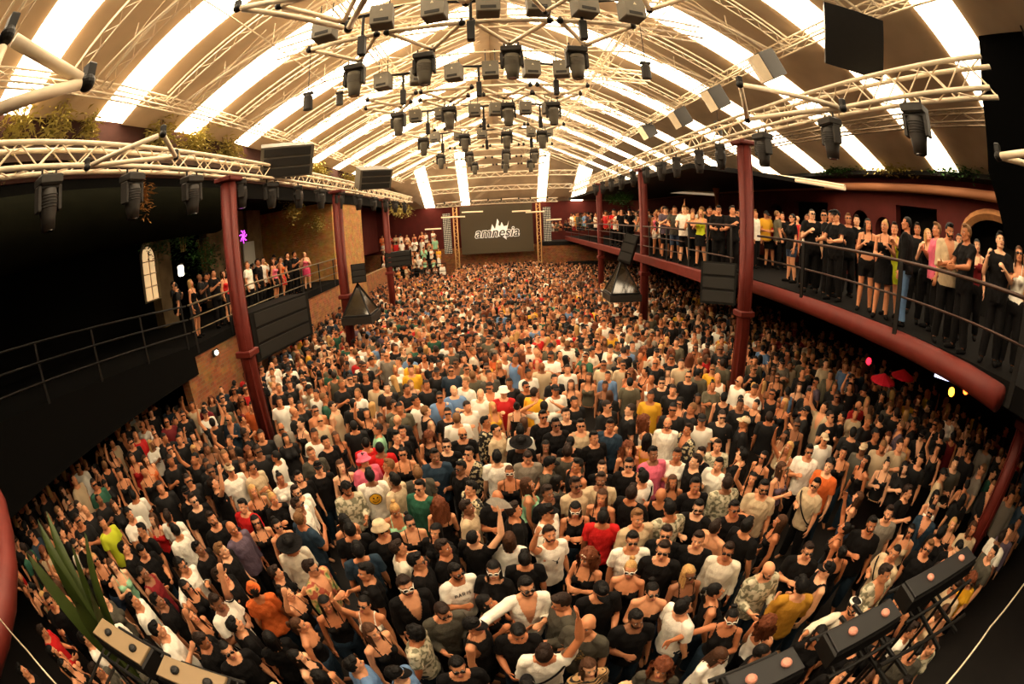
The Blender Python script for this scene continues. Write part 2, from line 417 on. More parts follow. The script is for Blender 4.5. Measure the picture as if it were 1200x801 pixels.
def cloth(c):
    if c in ('p', 'q', 's', 'F'):     # printed shirts: the pattern is in the material
        n = {'p': 'cloth_dark_print', 'q': 'cloth_pale_print', 's': 'cloth_stripes', 'F': 'cloth_floral'}[c]
        if n in MATS: return MATS[n]
        m = bpy.data.materials.new(n); m.use_nodes = True; nt = m.node_tree; b = nt.nodes['Principled BSDF']; b.inputs['Roughness'].default_value = .85
        tc = nt.nodes.new('ShaderNodeTexCoord'); r = nt.nodes.new('ShaderNodeValToRGB')
        if c == 's': t = nt.nodes.new('ShaderNodeTexWave'); t.inputs['Scale'].default_value = 9; t.inputs['Distortion'].default_value = 6; t.bands_direction = 'Z'
        else: t = nt.nodes.new('ShaderNodeTexNoise'); t.inputs['Scale'].default_value = 16 if c != 'F' else 9; t.inputs['Detail'].default_value = 1
        nt.links.new(tc.outputs['Object'], t.inputs['Vector']); nt.links.new(t.outputs['Fac'], r.inputs['Fac']); nt.links.new(r.outputs['Color'], b.inputs['Base Color'])
        a = {'p': [(.0, (24, 22, 22)), (.53, (24, 22, 22)), (.57, (190, 176, 140)), (1, (190, 176, 140))], 'q': [(.0, (120, 116, 92)), (.45, (120, 116, 92)), (.5, (196, 186, 156)), (1, (214, 204, 180))],
             's': [(0, (30, 24, 20)), (.45, (30, 24, 20)), (.55, (190, 150, 100)), (1, (190, 150, 100))], 'F': [(0, (196, 120, 70)), (.42, (150, 60, 44)), (.5, (210, 170, 110)), (.6, (90, 120, 60))]}[c]
        e = r.color_ramp.elements
        while len(e) < len(a): e.new(.5)
        for q, (pos, rgb) in zip(e, a): q.position = pos; q.color = (lin(rgb[0]), lin(rgb[1]), lin(rgb[2]), 1)
        MATS[n] = m; return m
    return mat('cloth_'+c, CLOTH[c], .88, noise=.12, scale=11, spec=.15, bump=.9)
HAIRC = dict(k=(15, 12, 10), b=(38, 25, 18), n=(118, 82, 50), B=(190, 146, 88), R=(104, 54, 30), l=(72, 45, 28), g=(150, 140, 125))
def hairmat(c): return mat('hair_'+c, HAIRC[c], .6, noise=.35, scale=60, spec=.18, bump=.5)
def dome(rx, ry, rz, c, cut, nu=30, nv=20, amp=0.0, fr=40, seed=0):
    """a shell of hair over the skull, open where cut(x, y, z) says skin shows"""
    v, f = ellipsoid(c, (rx, ry, rz), None, nu, nv); co = np.array([tuple(p) for p in v])
    if amp:
        x, y, z = co.T; cc = np.array(c); d = co-cc; n = d/np.linalg.norm(d, axis=1, keepdims=True)
        w = np.sin(x*fr+seed)*np.sin(y*fr*1.1+seed*2)*np.sin(z*fr*.9+seed*3)+.5*np.sin(x*fr*2.1+z*fr*1.7)
        co = co+n*(w*amp)[:, None]
    m = np.array([not cut(*p) for p in co]); return keep(co, f, m)
def hair_mesh(style, coarse=False):
    b = MB(); nu, nv = (30, 20) if not coarse else (12, 8)
    short = lambda x, y, z: (y < -.045 and z < .062+.25*(y+.10)*-1*0+.02*(abs(x) < .0)) and True or (y < -.045 and z < .066) or (y < .0 and z < .012) or z < -.06 or (y < .035 and z < -.015)
    def A(c): co, fl = c; b.add([tuple(p) for p in co], fl)
    if style in ('short', 'buzz', 'curly', 'spiky'):
        e = dict(short=.012, buzz=.004, curly=.030, spiky=.020)[style]; am = dict(short=.003, buzz=0, curly=.011, spiky=.006)[style]
        A(dome(.077+e*.8, .096+e*.8, .099+e*1.3, (0, .010, .024), short, nu, nv, am, 55))
        if style in ('short', 'spiky') and not coarse: A(dome(.055, .05, .030, (0, -.045, .115), lambda x, y, z: z < .085, 16, 10, .005, 70, 1))
    elif style in ('long', 'bob', 'big'):
        e = .014 if style != 'big' else .035; am = .004 if style != 'big' else .018
        A(dome(.077+e, .096+e, .099+e, (0, .010, .024), lambda x, y, z: (y < -.05 and z < .060) or (y < -.0 and z < .0) or z < -.07, nu, nv, am, 60))
        low = {'long': -.34, 'bob': -.13, 'big': -.26}[style]; wide = .0 if style != 'big' else .05
        # curtain of hair round the back and the sides
        N = 26 if not coarse else 10; rows = 8 if not coarse else 4; v = []; f = []
        for j in range(rows+1):
            t = j/rows; z = .02+(low-.02)*t
            for i in range(N+1):
                a = R(-42)+R(264)*i/N
                rp = 1+.10*math.sin(i*2.4+j*.3)+.05*math.sin(i*5.1)+(.14*math.sin(i*1.9+j*2.3)*math.sin(j*1.3+i*.7) if wide else 0)
                rx = (.088+wide+.012*math.sin(t*3))*rp*(1-.10*t); ry = (.104+wide)*rp*(1-.18*t)
                v.append((rx*math.cos(a), .012+ry*math.sin(a)*1.0+.02*t, z-(.02*abs(math.sin(i*1.7)) if j == rows else 0)))
        for j in range(rows):
            for i in range(N): f.append((j*(N+1)+i, j*(N+1)+i+1, (j+1)*(N+1)+i+1, (j+1)*(N+1)+i))
        b.add(v, f)
        if not coarse:   # inner layer gives the curtain thickness
            n = len(v); b.add([(x*.86, (y-.012)*.86+.012, z) for x, y, z in v], [q[::-1] for q in f])
    elif style in ('bun', 'pony'):
        A(dome(.082, .101, .107, (0, .010, .022), lambda x, y, z: (y < -.055 and z < .066) or (y < -.01 and z < .0) or z < -.065, nu, nv, .0015, 80))
        if style == 'bun': A(dome(.040, .038, .036, (0, .075, .125), lambda *a: False, 14, 10, .005, 90))
        else:
            pts = [(0, .095, .07), (0, .135, .06), (.005, .150, .0), (.0, .145, -.09), (.0, .125, -.19), (0, .11, -.26)]; b.path(pts, [.02, .03, .034, .032, .026, .008], 8)
    return b
def hat_mesh(style):
    b = MB()
    if style == 'cap':      # peaked cap
        co, fl = dome(.090, .108, .105, (0, .010, .032), lambda x, y, z: z < .048 and not (y > .02 and z > .02), 26, 16); b.add([tuple(p) for p in co], fl)
        v = []; N = 12
        for j, (rr, dz) in enumerate(((0, 0), (.5, .006), (1, -.008))):
            for i in range(N+1):
                a = R(200+140*i/N); v.append((.086*math.cos(a)*(1-.06*rr), -.01+.098*math.sin(a)*1.0-.075*rr*abs(math.sin(a))**.6, .050+dz-.018*rr))
        f = [(j*(N+1)+i, j*(N+1)+i+1, (j+1)*(N+1)+i+1, (j+1)*(N+1)+i) for j in range(2) for i in range(N)]
        b.add(v, f); b.add([(x, y, z-.005) for x, y, z in v], [q[::-1] for q in f]); b.ell((0, .01, .138), (.008, .008, .006))
    elif style == 'bucket': b.lathe([(.078, .135), (.092, .125), (.100, .060), (.104, .050), (.140, .022), (.146, .012), (.140, .012), (.102, .040), (.09, .04)][::-1], n=24)
    elif style == 'wide':   b.lathe([(.10, .03), (.20, .016), (.215, .024), (.20, .028), (.105, .046), (.098, .10), (.085, .135), (.03, .125)], n=28)
    elif style == 'trilby': b.lathe([(.10, .03), (.135, .022), (.142, .032), (.106, .05), (.098, .11), (.08, .145), (.03, .13)], n=24)
    elif style == 'turban': 
        for i in range(5): b.lathe([(.088-.010*i, .02+.030*i), (.106-.013*i, .032+.030*i), (.108-.013*i, .044+.030*i), (.088-.012*i, .058+.030*i)], n=22)
    elif style == 'band':
        b.lathe([(.090, .072), (.094, .078), (.094, .094), (.088, .100)], (0, .008, 0), 22)
        for s in (-1, 1): b.ell((s*.022, -.085, .10), (.022, .010, .014), Euler((0, R(s*25), 0)).to_matrix())
    return b
def glasses_mesh():
    b = MB()
    for s in (-1, 1):
        b.box((s*.032, -.104, .002), (.050, .008, .036), Euler((0, 0, R(-s*10))).to_matrix(), .006)
        b.tube((s*.056, -.098, .010), (s*.085, -.005, .008), .0035, n=6)
    b.tube((-.010, -.108, .008), (.010, -.108, .008), .0035, n=6)
    return b
def rims_mesh():
    b = MB()
    for s in (-1, 1):
        b.path([(s*.032+.029*math.cos(a), -.107+.004*s*math.cos(a), .002+.021*math.sin(a)) for a in [2*PI*i/14 for i in range(14)]], .006, 6, True); b.tube((s*.058, -.102, .010), (s*.088, -.01, .008), .005, n=6)
    b.tube((-.010, -.110, .006), (.010, -.110, .006), .005, n=6)
    return b
def beard_mesh():
    b = MB()
    co, fl = dome(.068, .074, .083, (0, -.026, -.042), lambda x, y, z: z > -.045+(.02 if abs(x) > .05 else 0)+(.0 if y > -.07 else -.0) or y > .012 or (abs(x) < .022 and -.078 < z < -.052) , 28, 18, .002, 90)
    b.add([tuple(p) for p in co], fl); b.path([(-.024, -.095, -.062), (-.012, -.103, -.053), (0, -.105, -.051), (.012, -.103, -.053), (.024, -.095, -.062)], .006, 6)
    return b
CACHE = {}
def cached(key, fn):
    if key not in CACHE: CACHE[key] = fn()
    return CACHE[key]
def as_mesh(b, name, m):
    me = bpy.data.meshes.new(name); me.from_pydata(b.v, [], b.f); me.update(); me.materials.append(m); me.polygons.foreach_set('use_smooth', [True]*len(b.f)); return me
def child(name, me, parent, m, M=None):
    o = bpy.data.objects.new(name, me); COL.objects.link(o); o.parent = parent
    if m is not None: o.material_slots[0].link = 'OBJECT'; o.material_slots[0].material = m
    if M is not None: o.matrix_local = M
    return o
HSTYLE = dict(k=('short', 'k'), b=('short', 'b'), n=('short', 'n'), s=('buzz', 'k'), x=(None, 'k'), c=('curly', 'k'), z=('spiky', 'b'),
              L=('long', 'k'), l=('long', 'l'), B=('long', 'B'), R=('big', 'R'), D=('big', 'b'), u=('bun', 'k'), U=('bun', 'B'), o=('pony', 'k'), O=('pony', 'l'), q=('bob', 'b'),
              C=('short', 'k'), W=('short', 'b'), V=('short', 'k'), H=('short', 'k'), T=('buzz', 'b'), t=('short', 'n'), G=('buzz', 'g'))
HATS = dict(C=('cap', 'K'), t=('cap', 'T'), W=('bucket', 'W'), V=('bucket', 'P'), H=('wide', 'K'), T=('trilby', 'T'))
TOPK = dict(t='tank', c='cami', S='strapless', X='crop', n=None)
def make_person(spec, x, y, z, rot, label, group=None, legs=None, shoes=False):
    """spec: dict(sex, hair, top, kind, pose, acc, skin, scale)"""
    sex, pose = spec['sex'], spec['pose']
    me, J = cached(('body', sex, pose), lambda: body_mesh(sex, pose))
    p = bpy.data.objects.new('person', me); COL.objects.link(p)
    p.location = (x, y, z); p.rotation_euler = (0, 0, rot); s = spec.get('scale', 1.0); p.scale = (s*(-1 if spec.get('mirror') else 1), s, s)
    p.material_slots[0].link = 'OBJECT'; p.material_slots[0].material = skin_mat(spec['skin'])
    tag(p, label, 'person', group, 'thing')
    hm = J['hm'] @ Matrix.Scale(J['hs'], 4)
    st, hc = HSTYLE[spec['hair']]
    if st: child('hair', cached(('hair', st), lambda: as_mesh(hair_mesh(st), 'hair_'+st, hairmat('k'))), p, hairmat(hc), hm)
    if spec['hair'] in HATS:
        h, c = HATS[spec['hair']]; c = spec.get('hatc', c); child('hat', cached(('hat', h), lambda: as_mesh(hat_mesh(h), 'hat_'+h, cloth('K'))), p, cloth(c), hm)
    for a, h, c in (('T', 'turban', 'O'), ('h', 'band', 'W')):
        if a in spec['acc']: child('head_wrap' if a == 'T' else 'headband', cached(('hat', h), lambda: as_mesh(hat_mesh(h), 'hat_'+h, cloth('K'))), p, cloth(c), hm)
    if 's' in spec['acc'] or 'w' in spec['acc']:
        child('sunglasses', cached('glasses', lambda: as_mesh(glasses_mesh(), 'sunglasses', mat('lens', (14, 12, 12), .15, spec=.6))), p, mat('lens', (14, 12, 12)), hm)
    if 'w' in spec['acc']: child('glasses_frame', cached('rims', lambda: as_mesh(rims_mesh(), 'rims', mat('white_frame', (232, 222, 205), .3))), p, mat('white_frame', (232, 222, 205), .3), hm)
    if 'd' in spec['acc']: child('beard', cached('beard', lambda: as_mesh(beard_mesh(), 'beard', hairmat('k'))), p, hairmat(hc if hc in 'bR' else 'k'), hm)
    k = spec['kind']
    if k: child(dict(tee='shirt', long='long_shirt', open='open_shirt', tank='tank_top', cami='strappy_top', strapless='strapless_top', crop='crop_top')[k], cached(('top', sex, pose, k), lambda: top_mesh(sex, pose, k)), p, cloth(spec['top']))
    lk = legs or ('trousers', 'K')
    child(lk[0], cached(('legs', sex, lk[0]), lambda: legs_mesh(sex, lk[0])), p, cloth(lk[1]))
    if shoes:
        for i, s in enumerate((-1, 1)):
            an = J['an'][i]
            def sh():
                b = MB(); b.add(*capsule((0, .035, -.045), (s*.02, -.14, -.052), .046, .038)); b.add(*capsule((0, .02, -.02), (0, .015, .03), .045, .045))
                b.v = [(q[0], q[1], max(q[2], -.083)) for q in b.v]
                return as_mesh(b, 'shoe', cloth('K'))
            child('shoe', cached(('shoe', i), sh), p, cloth('W' if spec.get('shoe') == 'W' else 'K'), Matrix.Translation(an))
    if 'f' in spec['acc']:     # folding fan held in the hand
        el, wr, w = J['arm'][0]
        def fan():
            b = MB(); N = 12; v = [(0, 0, 0)]
            for i in range(N+1):
                a = R(20+140*i/N); v.append((.18*math.cos(a), .006*(i % 2), .18*math.sin(a)))
            b.add(v, [(0, i+1, i+2) for i in range(N)]); b.tube((0, 0, -.03), (0, 0, .02), .008); return as_mesh(b, 'fan', cloth('W'))
        o = child('fan', cached('fan', fan), p, cloth(spec.get('fanc', 'W'))); o.location = wr+w*.10
    if 'S' in spec['acc']:     # cross-body strap
        def strap():
            b = MB(); pts = [Vector((.155*math.cos(a), -.005+.160*math.sin(a), 1.22+.30*math.sin(a*1+2.2))) for a in [2*PI*i/24 for i in range(24)]]
            pts = [Vector((.205*math.cos(2*PI*i/24), -.01+.160*math.sin(2*PI*i/24), 1.22-.24*math.cos(2*PI*i/24))) for i in range(24)]; b.path(pts, .012, 6, True); return as_mesh(b, 'strap', cloth('K'))
        child('bag_strap', cached('strap', strap), p, cloth('K'))
    if 'N' in spec['acc']:
        def nk():
            b = MB(); pts = [Vector((.085*math.cos(2*PI*i/20), .0+.14*math.sin(2*PI*i/20)-.02, 1.42+.10*math.sin(2*PI*i/20))) for i in range(20)]; b.path(pts, .005, 5, True); b.box((0, -.17, 1.30), (.02, .01, .04)); return as_mesh(b, 'necklace', cloth('K'))
        child('necklace', cached('nk', nk), p, cloth('K'))
    return p, J
# ================================================================ THE HALL
rnd = random.Random(7)
M_WHITE = mat('white_painted_steel', (232, 214, 184), .45, noise=.08, scale=8)
M_BLACK = mat('black_metal', (22, 20, 18), .5, metal=.2, noise=.15, scale=12)
M_DARK = mat('dark_plastic', (40, 36, 32), .55, noise=.1, scale=10)
M_GREY = mat('grey_cabinet', (92, 86, 74), .6, noise=.08, scale=10)
M_RED = mat('red_painted_steel', (98, 30, 21), .55, noise=.15, scale=5)
M_REDWALL = mat('red_plaster', (88, 29, 23), .85, noise=.2, scale=1.6, bump=.2)
M_DARKWALL = mat('dark_plaster', (22, 19, 17), .9, noise=.3, scale=2)
M_PITCH = mat('bar_side_shade_black', (9, 8, 7), .95, spec=.1)  # puts the deep shade of the bar side into the surface colour
M_FLOOR = mat('dark_floor', (24, 20, 18), .6, noise=.3, scale=3)
M_RAIL = mat('rail_steel', (70, 52, 44), .4, metal=.5)
M_LEAF = mat('leaf_green', (178, 162, 84), .6, noise=.3, scale=5)
M_LEAFD = mat('leaf_dark_green', (52, 92, 38), .6, noise=.3, scale=5)
M_CHROME = mat('bare_aluminium', (190, 176, 150), .35, metal=.7)
def brick_mat(name, c1, c2, mortar, scale=2.6):
    m = bpy.data.materials.new(name); m.use_nodes = True; nt = m.node_tree; b = nt.nodes['Principled BSDF']; b.inputs['Roughness'].default_value = .9
    tc = nt.nodes.new('ShaderNodeTexCoord'); mp = nt.nodes.new('ShaderNodeMapping'); mp.inputs['Rotation'].default_value = (R(90), 0, R(90) if name.endswith('side') else 0)
    t = nt.nodes.new('ShaderNodeTexBrick'); t.inputs['Scale'].default_value = scale
    for k, c in (('Color1', c1), ('Color2', c2), ('Mortar', mortar)): t.inputs[k].default_value = (lin(c[0]), lin(c[1]), lin(c[2]), 1)
    t.inputs['Mortar Size'].default_value = .018
    sp = nt.nodes.new('ShaderNodeSeparateXYZ'); ad = nt.nodes.new('ShaderNodeMath'); cb = nt.nodes.new('ShaderNodeCombineXYZ')
    nt.links.new(tc.outputs['Object'], sp.inputs[0]); nt.links.new(sp.outputs['X'], ad.inputs[0]); nt.links.new(sp.outputs['Y'], ad.inputs[1])
    nt.links.new(ad.outputs[0], cb.inputs['X']); nt.links.new(sp.outputs['Z'], cb.inputs['Y']); nt.links.new(cb.outputs[0], t.inputs['Vector'])
    n = nt.nodes.new('ShaderNodeTexNoise'); n.inputs['Scale'].default_value = 3; mx = nt.nodes.new('ShaderNodeMix'); mx.data_type = 'RGBA'; mx.blend_type = 'MULTIPLY'; mx.inputs['Factor'].default_value = .7
    nt.links.new(tc.outputs['Object'], n.inputs['Vector']); nt.links.new(t.outputs['Color'], mx.inputs['A']); nt.links.new(n.outputs['Color'], mx.inputs['B'])
    nt.links.new(mx.outputs['Result'], b.inputs['Base Color'])
    bp = nt.nodes.new('ShaderNodeBump'); bp.inputs['Distance'].default_value = .02; nt.links.new(t.outputs['Fac'], bp.inputs['Height']); bp.invert = True; nt.links.new(bp.outputs['Normal'], b.inputs['Normal'])
    return m
M_BRICK = brick_mat('old_brick', (196, 124, 72), (162, 96, 54), (170, 134, 92))
M_BRICKT = brick_mat('tan_brick', (224, 168, 96), (206, 144, 76), (190, 140, 84), 3)

def struct(b, name, m, smooth=False): return b.build(name, m, None, smooth, kind='structure')
# ---- roof: gable whose skylight strips run up the slope every 2.9 m
EAVE, RIDGE_K = 7.1, .42
def roofz(x): return EAVE+RIDGE_K*(11-abs(x))
XE_R, XE_L = 11.25, 7.85
STR0, STRW, PITCH = 5.65, .92, 2.9
M_ROOF = bpy.data.materials.new('tan_roof_fabric'); M_ROOF.use_nodes = True
def _roof():
    nt = M_ROOF.node_tree; b = nt.nodes['Principled BSDF']; out = nt.nodes['Material Output']; b.inputs['Roughness'].default_value = .9
    tc = nt.nodes.new('ShaderNodeTexCoord'); w = nt.nodes.new('ShaderNodeTexNoise'); w.inputs['Scale'].default_value = 1.2
    nt.links.new(tc.outputs['Object'], w.inputs['Vector']); r = nt.nodes.new('ShaderNodeValToRGB'); nt.links.new(w.outputs['Fac'], r.inputs['Fac'])
    e = r.color_ramp.elements; e[0].position = .3; e[0].color = (lin(158), lin(142), lin(122), 1); e[1].position = .7; e[1].color = (lin(190), lin(172), lin(148), 1)
    nt.links.new(r.outputs['Color'], b.inputs['Base Color'])
    t = nt.nodes.new('ShaderNodeBsdfTranslucent'); t.inputs['Color'].default_value = (lin(236), lin(210), lin(176), 1)
    m = nt.nodes.new('ShaderNodeMixShader'); m.inputs[0].default_value = .22; nt.links.new(b.outputs[0], m.inputs[1]); nt.links.new(t.outputs[0], m.inputs[2]); nt.links.new(m.outputs[0], out.inputs['Surface'])
_roof()
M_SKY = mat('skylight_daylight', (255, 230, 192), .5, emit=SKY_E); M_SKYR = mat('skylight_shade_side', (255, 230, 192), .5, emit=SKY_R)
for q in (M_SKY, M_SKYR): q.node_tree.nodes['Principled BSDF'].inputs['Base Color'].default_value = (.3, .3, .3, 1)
Y0R, Y1R = -3.2, 31.0
roof = {-1: MB(), 1: MB()}
def slope_quad(b, s, y0, y1, xe, x1=0.0, dz=0.0, th=.05):
    p = [(s*x1, y0, roofz(x1)+dz), (s*x1, y1, roofz(x1)+dz), (s*xe, y1, roofz(xe)+dz), (s*xe, y0, roofz(xe)+dz)]
    q = [(x, y, z+th) for x, y, z in p]
    b.add(p+q, [(0, 1, 2, 3), (7, 6, 5, 4), (0, 4, 5, 1), (1, 5, 6, 2), (2, 6, 7, 3), (3, 7, 4, 0)] if s < 0 else [(3, 2, 1, 0), (4, 5, 6, 7), (1, 5, 4, 0), (2, 6, 5, 1), (3, 7, 6, 2), (0, 4, 7, 3)])
ys = [STR0+PITCH*k for k in range(-3, 9)]
wn = 0
for s, xe in ((-1, XE_L), (1, XE_R)):
    edge = Y0R
    for yc in ys:
        a, c = yc-STRW/2, yc+STRW/2
        if s < 0 and yc < -2: continue
        if c > Y1R: break
        slope_quad(roof[s], s, edge, a, xe)
        wb = MB(); slope_quad(wb, s, a, c, xe-.02, .55, .02, .03)
        rb = MB()
        slope_quad(roof[s], s, a, c, .55)
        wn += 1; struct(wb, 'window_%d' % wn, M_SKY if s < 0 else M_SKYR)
        # glazing bars across the strip
        edge = c
    slope_quad(roof[s], s, edge, Y1R, xe)
    struct(roof[s], 'ceiling_'+('left' if s < 0 else 'right'), M_ROOF)
# hipped end with four light strips
hb = MB(); xs = [(-7.85, -5.9, None), (-5.9, -5.1, 1), (-5.1, -2.9, None), (-2.9, -2.2, 1), (-2.2, 3.3, None), (3.3, 4.0, 1), (4.0, 6.1, None), (6.1, 7.1, 1), (7.1, 11.6, None)]
def hz(x, t): return roofz(x)*(1-t)+6.62*t
for a, c, w in xs:
    p = []
    for x in (a, c):
        p += [(x, Y1R, max(roofz(x), 7.2)), (x*1.02, 36.0, 6.62)]
    tb = MB(); mids = []
    v = [p[0], p[1], p[3], p[2]]
    if a < 0 < c: v = [p[0], p[1], p[3], p[2], (0, Y1R, roofz(0))]; 
    vv = v+[(x, y+.05, z+.03) for x, y, z in v]; n = len(v)
    fs = [tuple(range(n)), tuple(range(2*n-1, n-1, -1))]+[(i, i+n, (i+1) % n+n, (i+1) % n) for i in range(n)]
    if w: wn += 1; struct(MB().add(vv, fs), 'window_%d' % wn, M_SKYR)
    else: hb.add(vv, fs)
struct(hb, 'ceiling_end', M_ROOF)
struct(MB().box((0, 16, -.1), (34, 44, .2)), 'floor', M_FLOOR)
# end wall: red plaster above, brick below
struct(MB().box((0, 36.2, 5.1), (34, .3, 4.2)).box((0, 36.2, 8.2), (34, .3, 3)), 'wall_end', M_REDWALL)
struct(MB().box((0, 36.15, 1.5), (34, .4, 3.0)), 'wall_end_brick', M_BRICK)
struct(MB().box((0, -4.2, 6), (34, .3, 12.4)), 'wall_rear', M_DARKWALL)
# left side: upper wall under the skylights, planter ledge, dark lower roof over the bar aisle
struct(MB().box((-8.0, 15.5, 7.85), (.2, 40, 1.25)), 'wall_left_upper', mat('brown_plaster', (62, 34, 26), .9, noise=.2))
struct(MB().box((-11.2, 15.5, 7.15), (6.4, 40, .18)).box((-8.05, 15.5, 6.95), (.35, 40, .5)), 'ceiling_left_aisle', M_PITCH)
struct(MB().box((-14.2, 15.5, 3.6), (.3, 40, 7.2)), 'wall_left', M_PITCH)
struct(MB().box((-7.75, 15.5, 7.62), (.55, 40, .30)), 'trim_1', mat('planter_wood', (62, 44, 30), .8, noise=.2))
# right side wall with arches behind the balcony
def yat(px, py, x): return at(px, py, 'x', x).y
XW = 11.5
ops = []   # (y centre, width, spring height, flat?)
def op(px0, px1, py, z0, z1, arch=True):
    a, c = sorted((yat(px0, py, XW), yat(px1, py, XW))); ops.append(((a+c)/2, c-a, z1, arch))
op(902, 917, 245, 3.7, 6.0); op(930, 970, 245, 3.7, 6.1, False); op(998, 1018, 250, 3.7, 5.9); op(1026, 1044, 255, 3.7, 5.75); op(1050, 1098, 250, 3.7, 6.15, False); op(1132, 1198, 260, 3.7, 6.15)
ops.sort()
wr = MB(); y = -4.0
YZ = Matrix(((0, 0, 1), (1, 0, 0), (0, 1, 0)))     # (y, z, x) -> world
for yc, w, zt, arch in ops:
    a, c = yc-w/2, yc+w/2
    if a > y: wr.box((XW+.15, (y+a)/2, 5.3), (.3, a-y, 3.4))
    if arch:
        h = min(w/2, .55); poly = [(a, 7.0), (a, zt-h)]+[(yc-w/2*math.cos(PI*i/10), zt-h+h*math.sin(PI*i/10)) for i in range(1, 10)]+[(c, zt-h), (c, 7.0)]
        for i in range(len(poly)-3):     # spandrel as quads up to the wall top
            (y0_, z0_), (y1_, z1_) = poly[1+i], poly[2+i]; wr.add([YZ @ Vector((yy, zz, xx)) for xx in (XW, XW+.3) for yy, zz in ((y0_, z0_), (y1_, z1_), (y1_, 7.0), (y0_, 7.0))], [(0, 1, 2, 3), (7, 6, 5, 4), (0, 4, 5, 1)])
    else: wr.box((XW+.15, yc, (zt+7)/2), (.3, w, 7-zt))
    y = c
wr.box((XW+.15, (y+37)/2, 5.3), (.3, 37-y, 3.4)); struct(wr, 'wall_right', M_REDWALL)
struct(MB().box((XW+1.1, 16, 5.3), (.2, 42, 4)).box((XW+.3, 16, 1.7), (.3, 42, 3.4)), 'wall_right_back', M_DARKWALL)
struct(MB().box((XW-.25, 16, 7.02), (.8, 42, .12)), 'trim_2', M_DARKWALL)
pb = MB(); pb.path([(XW-.35, yy, 6.62) for yy in (-3, 2, 8, 14, 20, 26, 32)], .13, 12)
tag(pb.build('heating_duct', mat('tan_pipe', (170, 112, 76), .6), None, True), 'long tan round duct along the top of the red wall behind the dance balcony', 'duct', kind='thing')
# tan surround of the big archway
yc, w, zt, _ = ops[0]
tb = MB(); pts = [(XW-.06, yc+w/2*1.02, 3.7)]+[(XW-.06, yc+w/2*1.04*math.cos(PI*i/12), zt-.55+.62*math.sin(PI*i/12)) for i in range(13)]+[(XW-.06, yc-w/2*1.02, 3.7)]
tb.path(pts, .14, 4); struct(tb, 'trim_3', mat('tan_stone', (200, 140, 88), .8, noise=.2))

# ---- red columns
def column(x, y, z1, label, r=.165):
    t = thing('support_column', label, 'column', (x, y, 0), kind='thing')
    h = z1; s = []
    b = MB(); b.lathe([(r*.92, 0), (r*.92, h-.1)], n=14); b.build('shaft', M_RED, t, True)
    MB().box((0, 0, h-.05), (r*2.6, r*2.6, .1), bev=.02).build('cap_plate', M_RED, t); MB().box((0, 0, 3.0), (r*2.25, r*2.25, .14), bev=.02).build('collar', M_RED, t)
    for k in range(4): a = PI/4+k*PI/2; MB().box((r*.9*math.cos(a), r*.9*math.sin(a), h/2), (.04, .04, h-.3), Matrix.Rotation(a, 3, 'Z')).build('corner_rib', M_RED, t)
    return t
column(-5.2, 7.14, 6.55, 'red steel column standing first on the bar side, beside the brick wall', .17)
column(-5.2, 13.4, 6.55, 'red steel column beside the tan brick pillar on the bar side', .17)
column(-5.2, 19.63, 6.55, 'slim red steel column before the plain red end wall, bar side', .17)
column(5.42, 8.2, 6.9, 'thick red steel column where the curved balcony beam starts', .17)
column(5.3, 14.99, 6.9, 'red steel column behind the glass pyramid at the balcony edge', .17)
column(5.3, 21.93, 6.9, 'red steel column at the far end of the dance balcony railing', .17)
c = column(7.15, 1.33, 3.35, 'short red column under the near end of the curved balcony', .16)

# ---- right balcony
bal = MB()
edge = [(5.98, -1.0), (5.98, 4.0), (6.05, 9.9), (5.25, 9.9), (5.25, 33.2), (11.5, 33.2), (11.5, -1.0)]
bal.prism(edge, 3.38, 3.70); struct(bal, 'floor_balcony_right', mat('balcony_boards', (13, 11, 10), .9, spec=.1))
gb = MB(); gb.path([(5.68, 1.62, 3.52), (5.86, 2.42, 3.52), (5.98, 4.06, 3.52), (6.06, 6.56, 3.52), (6.12, 9.3, 3.52)], .175, 14)
t = tag(gb.build('balcony_beam', M_RED, None, True), 'thick rounded red beam edging the near curve of the dance balcony', 'beam', kind='thing')
gb = MB(); gb.box((5.22, 21.6, 3.56), (.16, 23.2, .30), bev=.02); gb.box((5.62, 10.0, 3.56), (.95, .2, .34), bev=.02)
tag(gb.build('balcony_beam', M_RED, None), 'flat red beam edging the straight far stretch of the dance balcony', 'beam', kind='thing')
def railing(pts, zf, label, posts, h=1.05, mids=(.5,), m=M_RAIL, name='balcony_railing', r=.028):
    t = thing(name, label, 'railing', kind='thing')
    MB().path([(x, y, zf+h) for x, y in pts], r, 10).build('handrail', m, t, True)
    for mm in mids: MB().path([(x, y, zf+mm) for x, y in pts], r*.65, 8).build('middle_rail', m, t, True)
    for x, y in posts: MB().box((x, y, zf+h/2-.12), (.025, .09, h+.22), bev=.008).build('post', M_BLACK, t)
    return t
near = [(5.62, 1.2), (5.80, 2.42), (5.90, 4.06), (5.98, 6.56), (6.02, 8.6)]
railing(near, 3.7, 'brown steel railing along the near curve of the dance balcony, people leaning on it', [(5.95, yat(941, 330, 5.98)), (5.86, yat(1056, 340, 5.92)), (5.66, 1.45)], mids=(.52,))
railing([(5.3, 8.6), (5.3, 11.2)], 3.7, 'short raised steel railing section between the thick red column and the corner post', [(5.3, 8.7), (5.3, 9.95), (5.3, 11.1)], h=1.25)
railing([(5.22, 11.3), (5.22, 15), (5.22, 22), (5.22, 33)], 3.7, 'long steel railing on the straight far stretch of the dance balcony', [(5.22, y) for y in (12.6, 14.2, 17.3, 19.6, 24.5, 27.5, 30.5)], mids=(.35, .7))
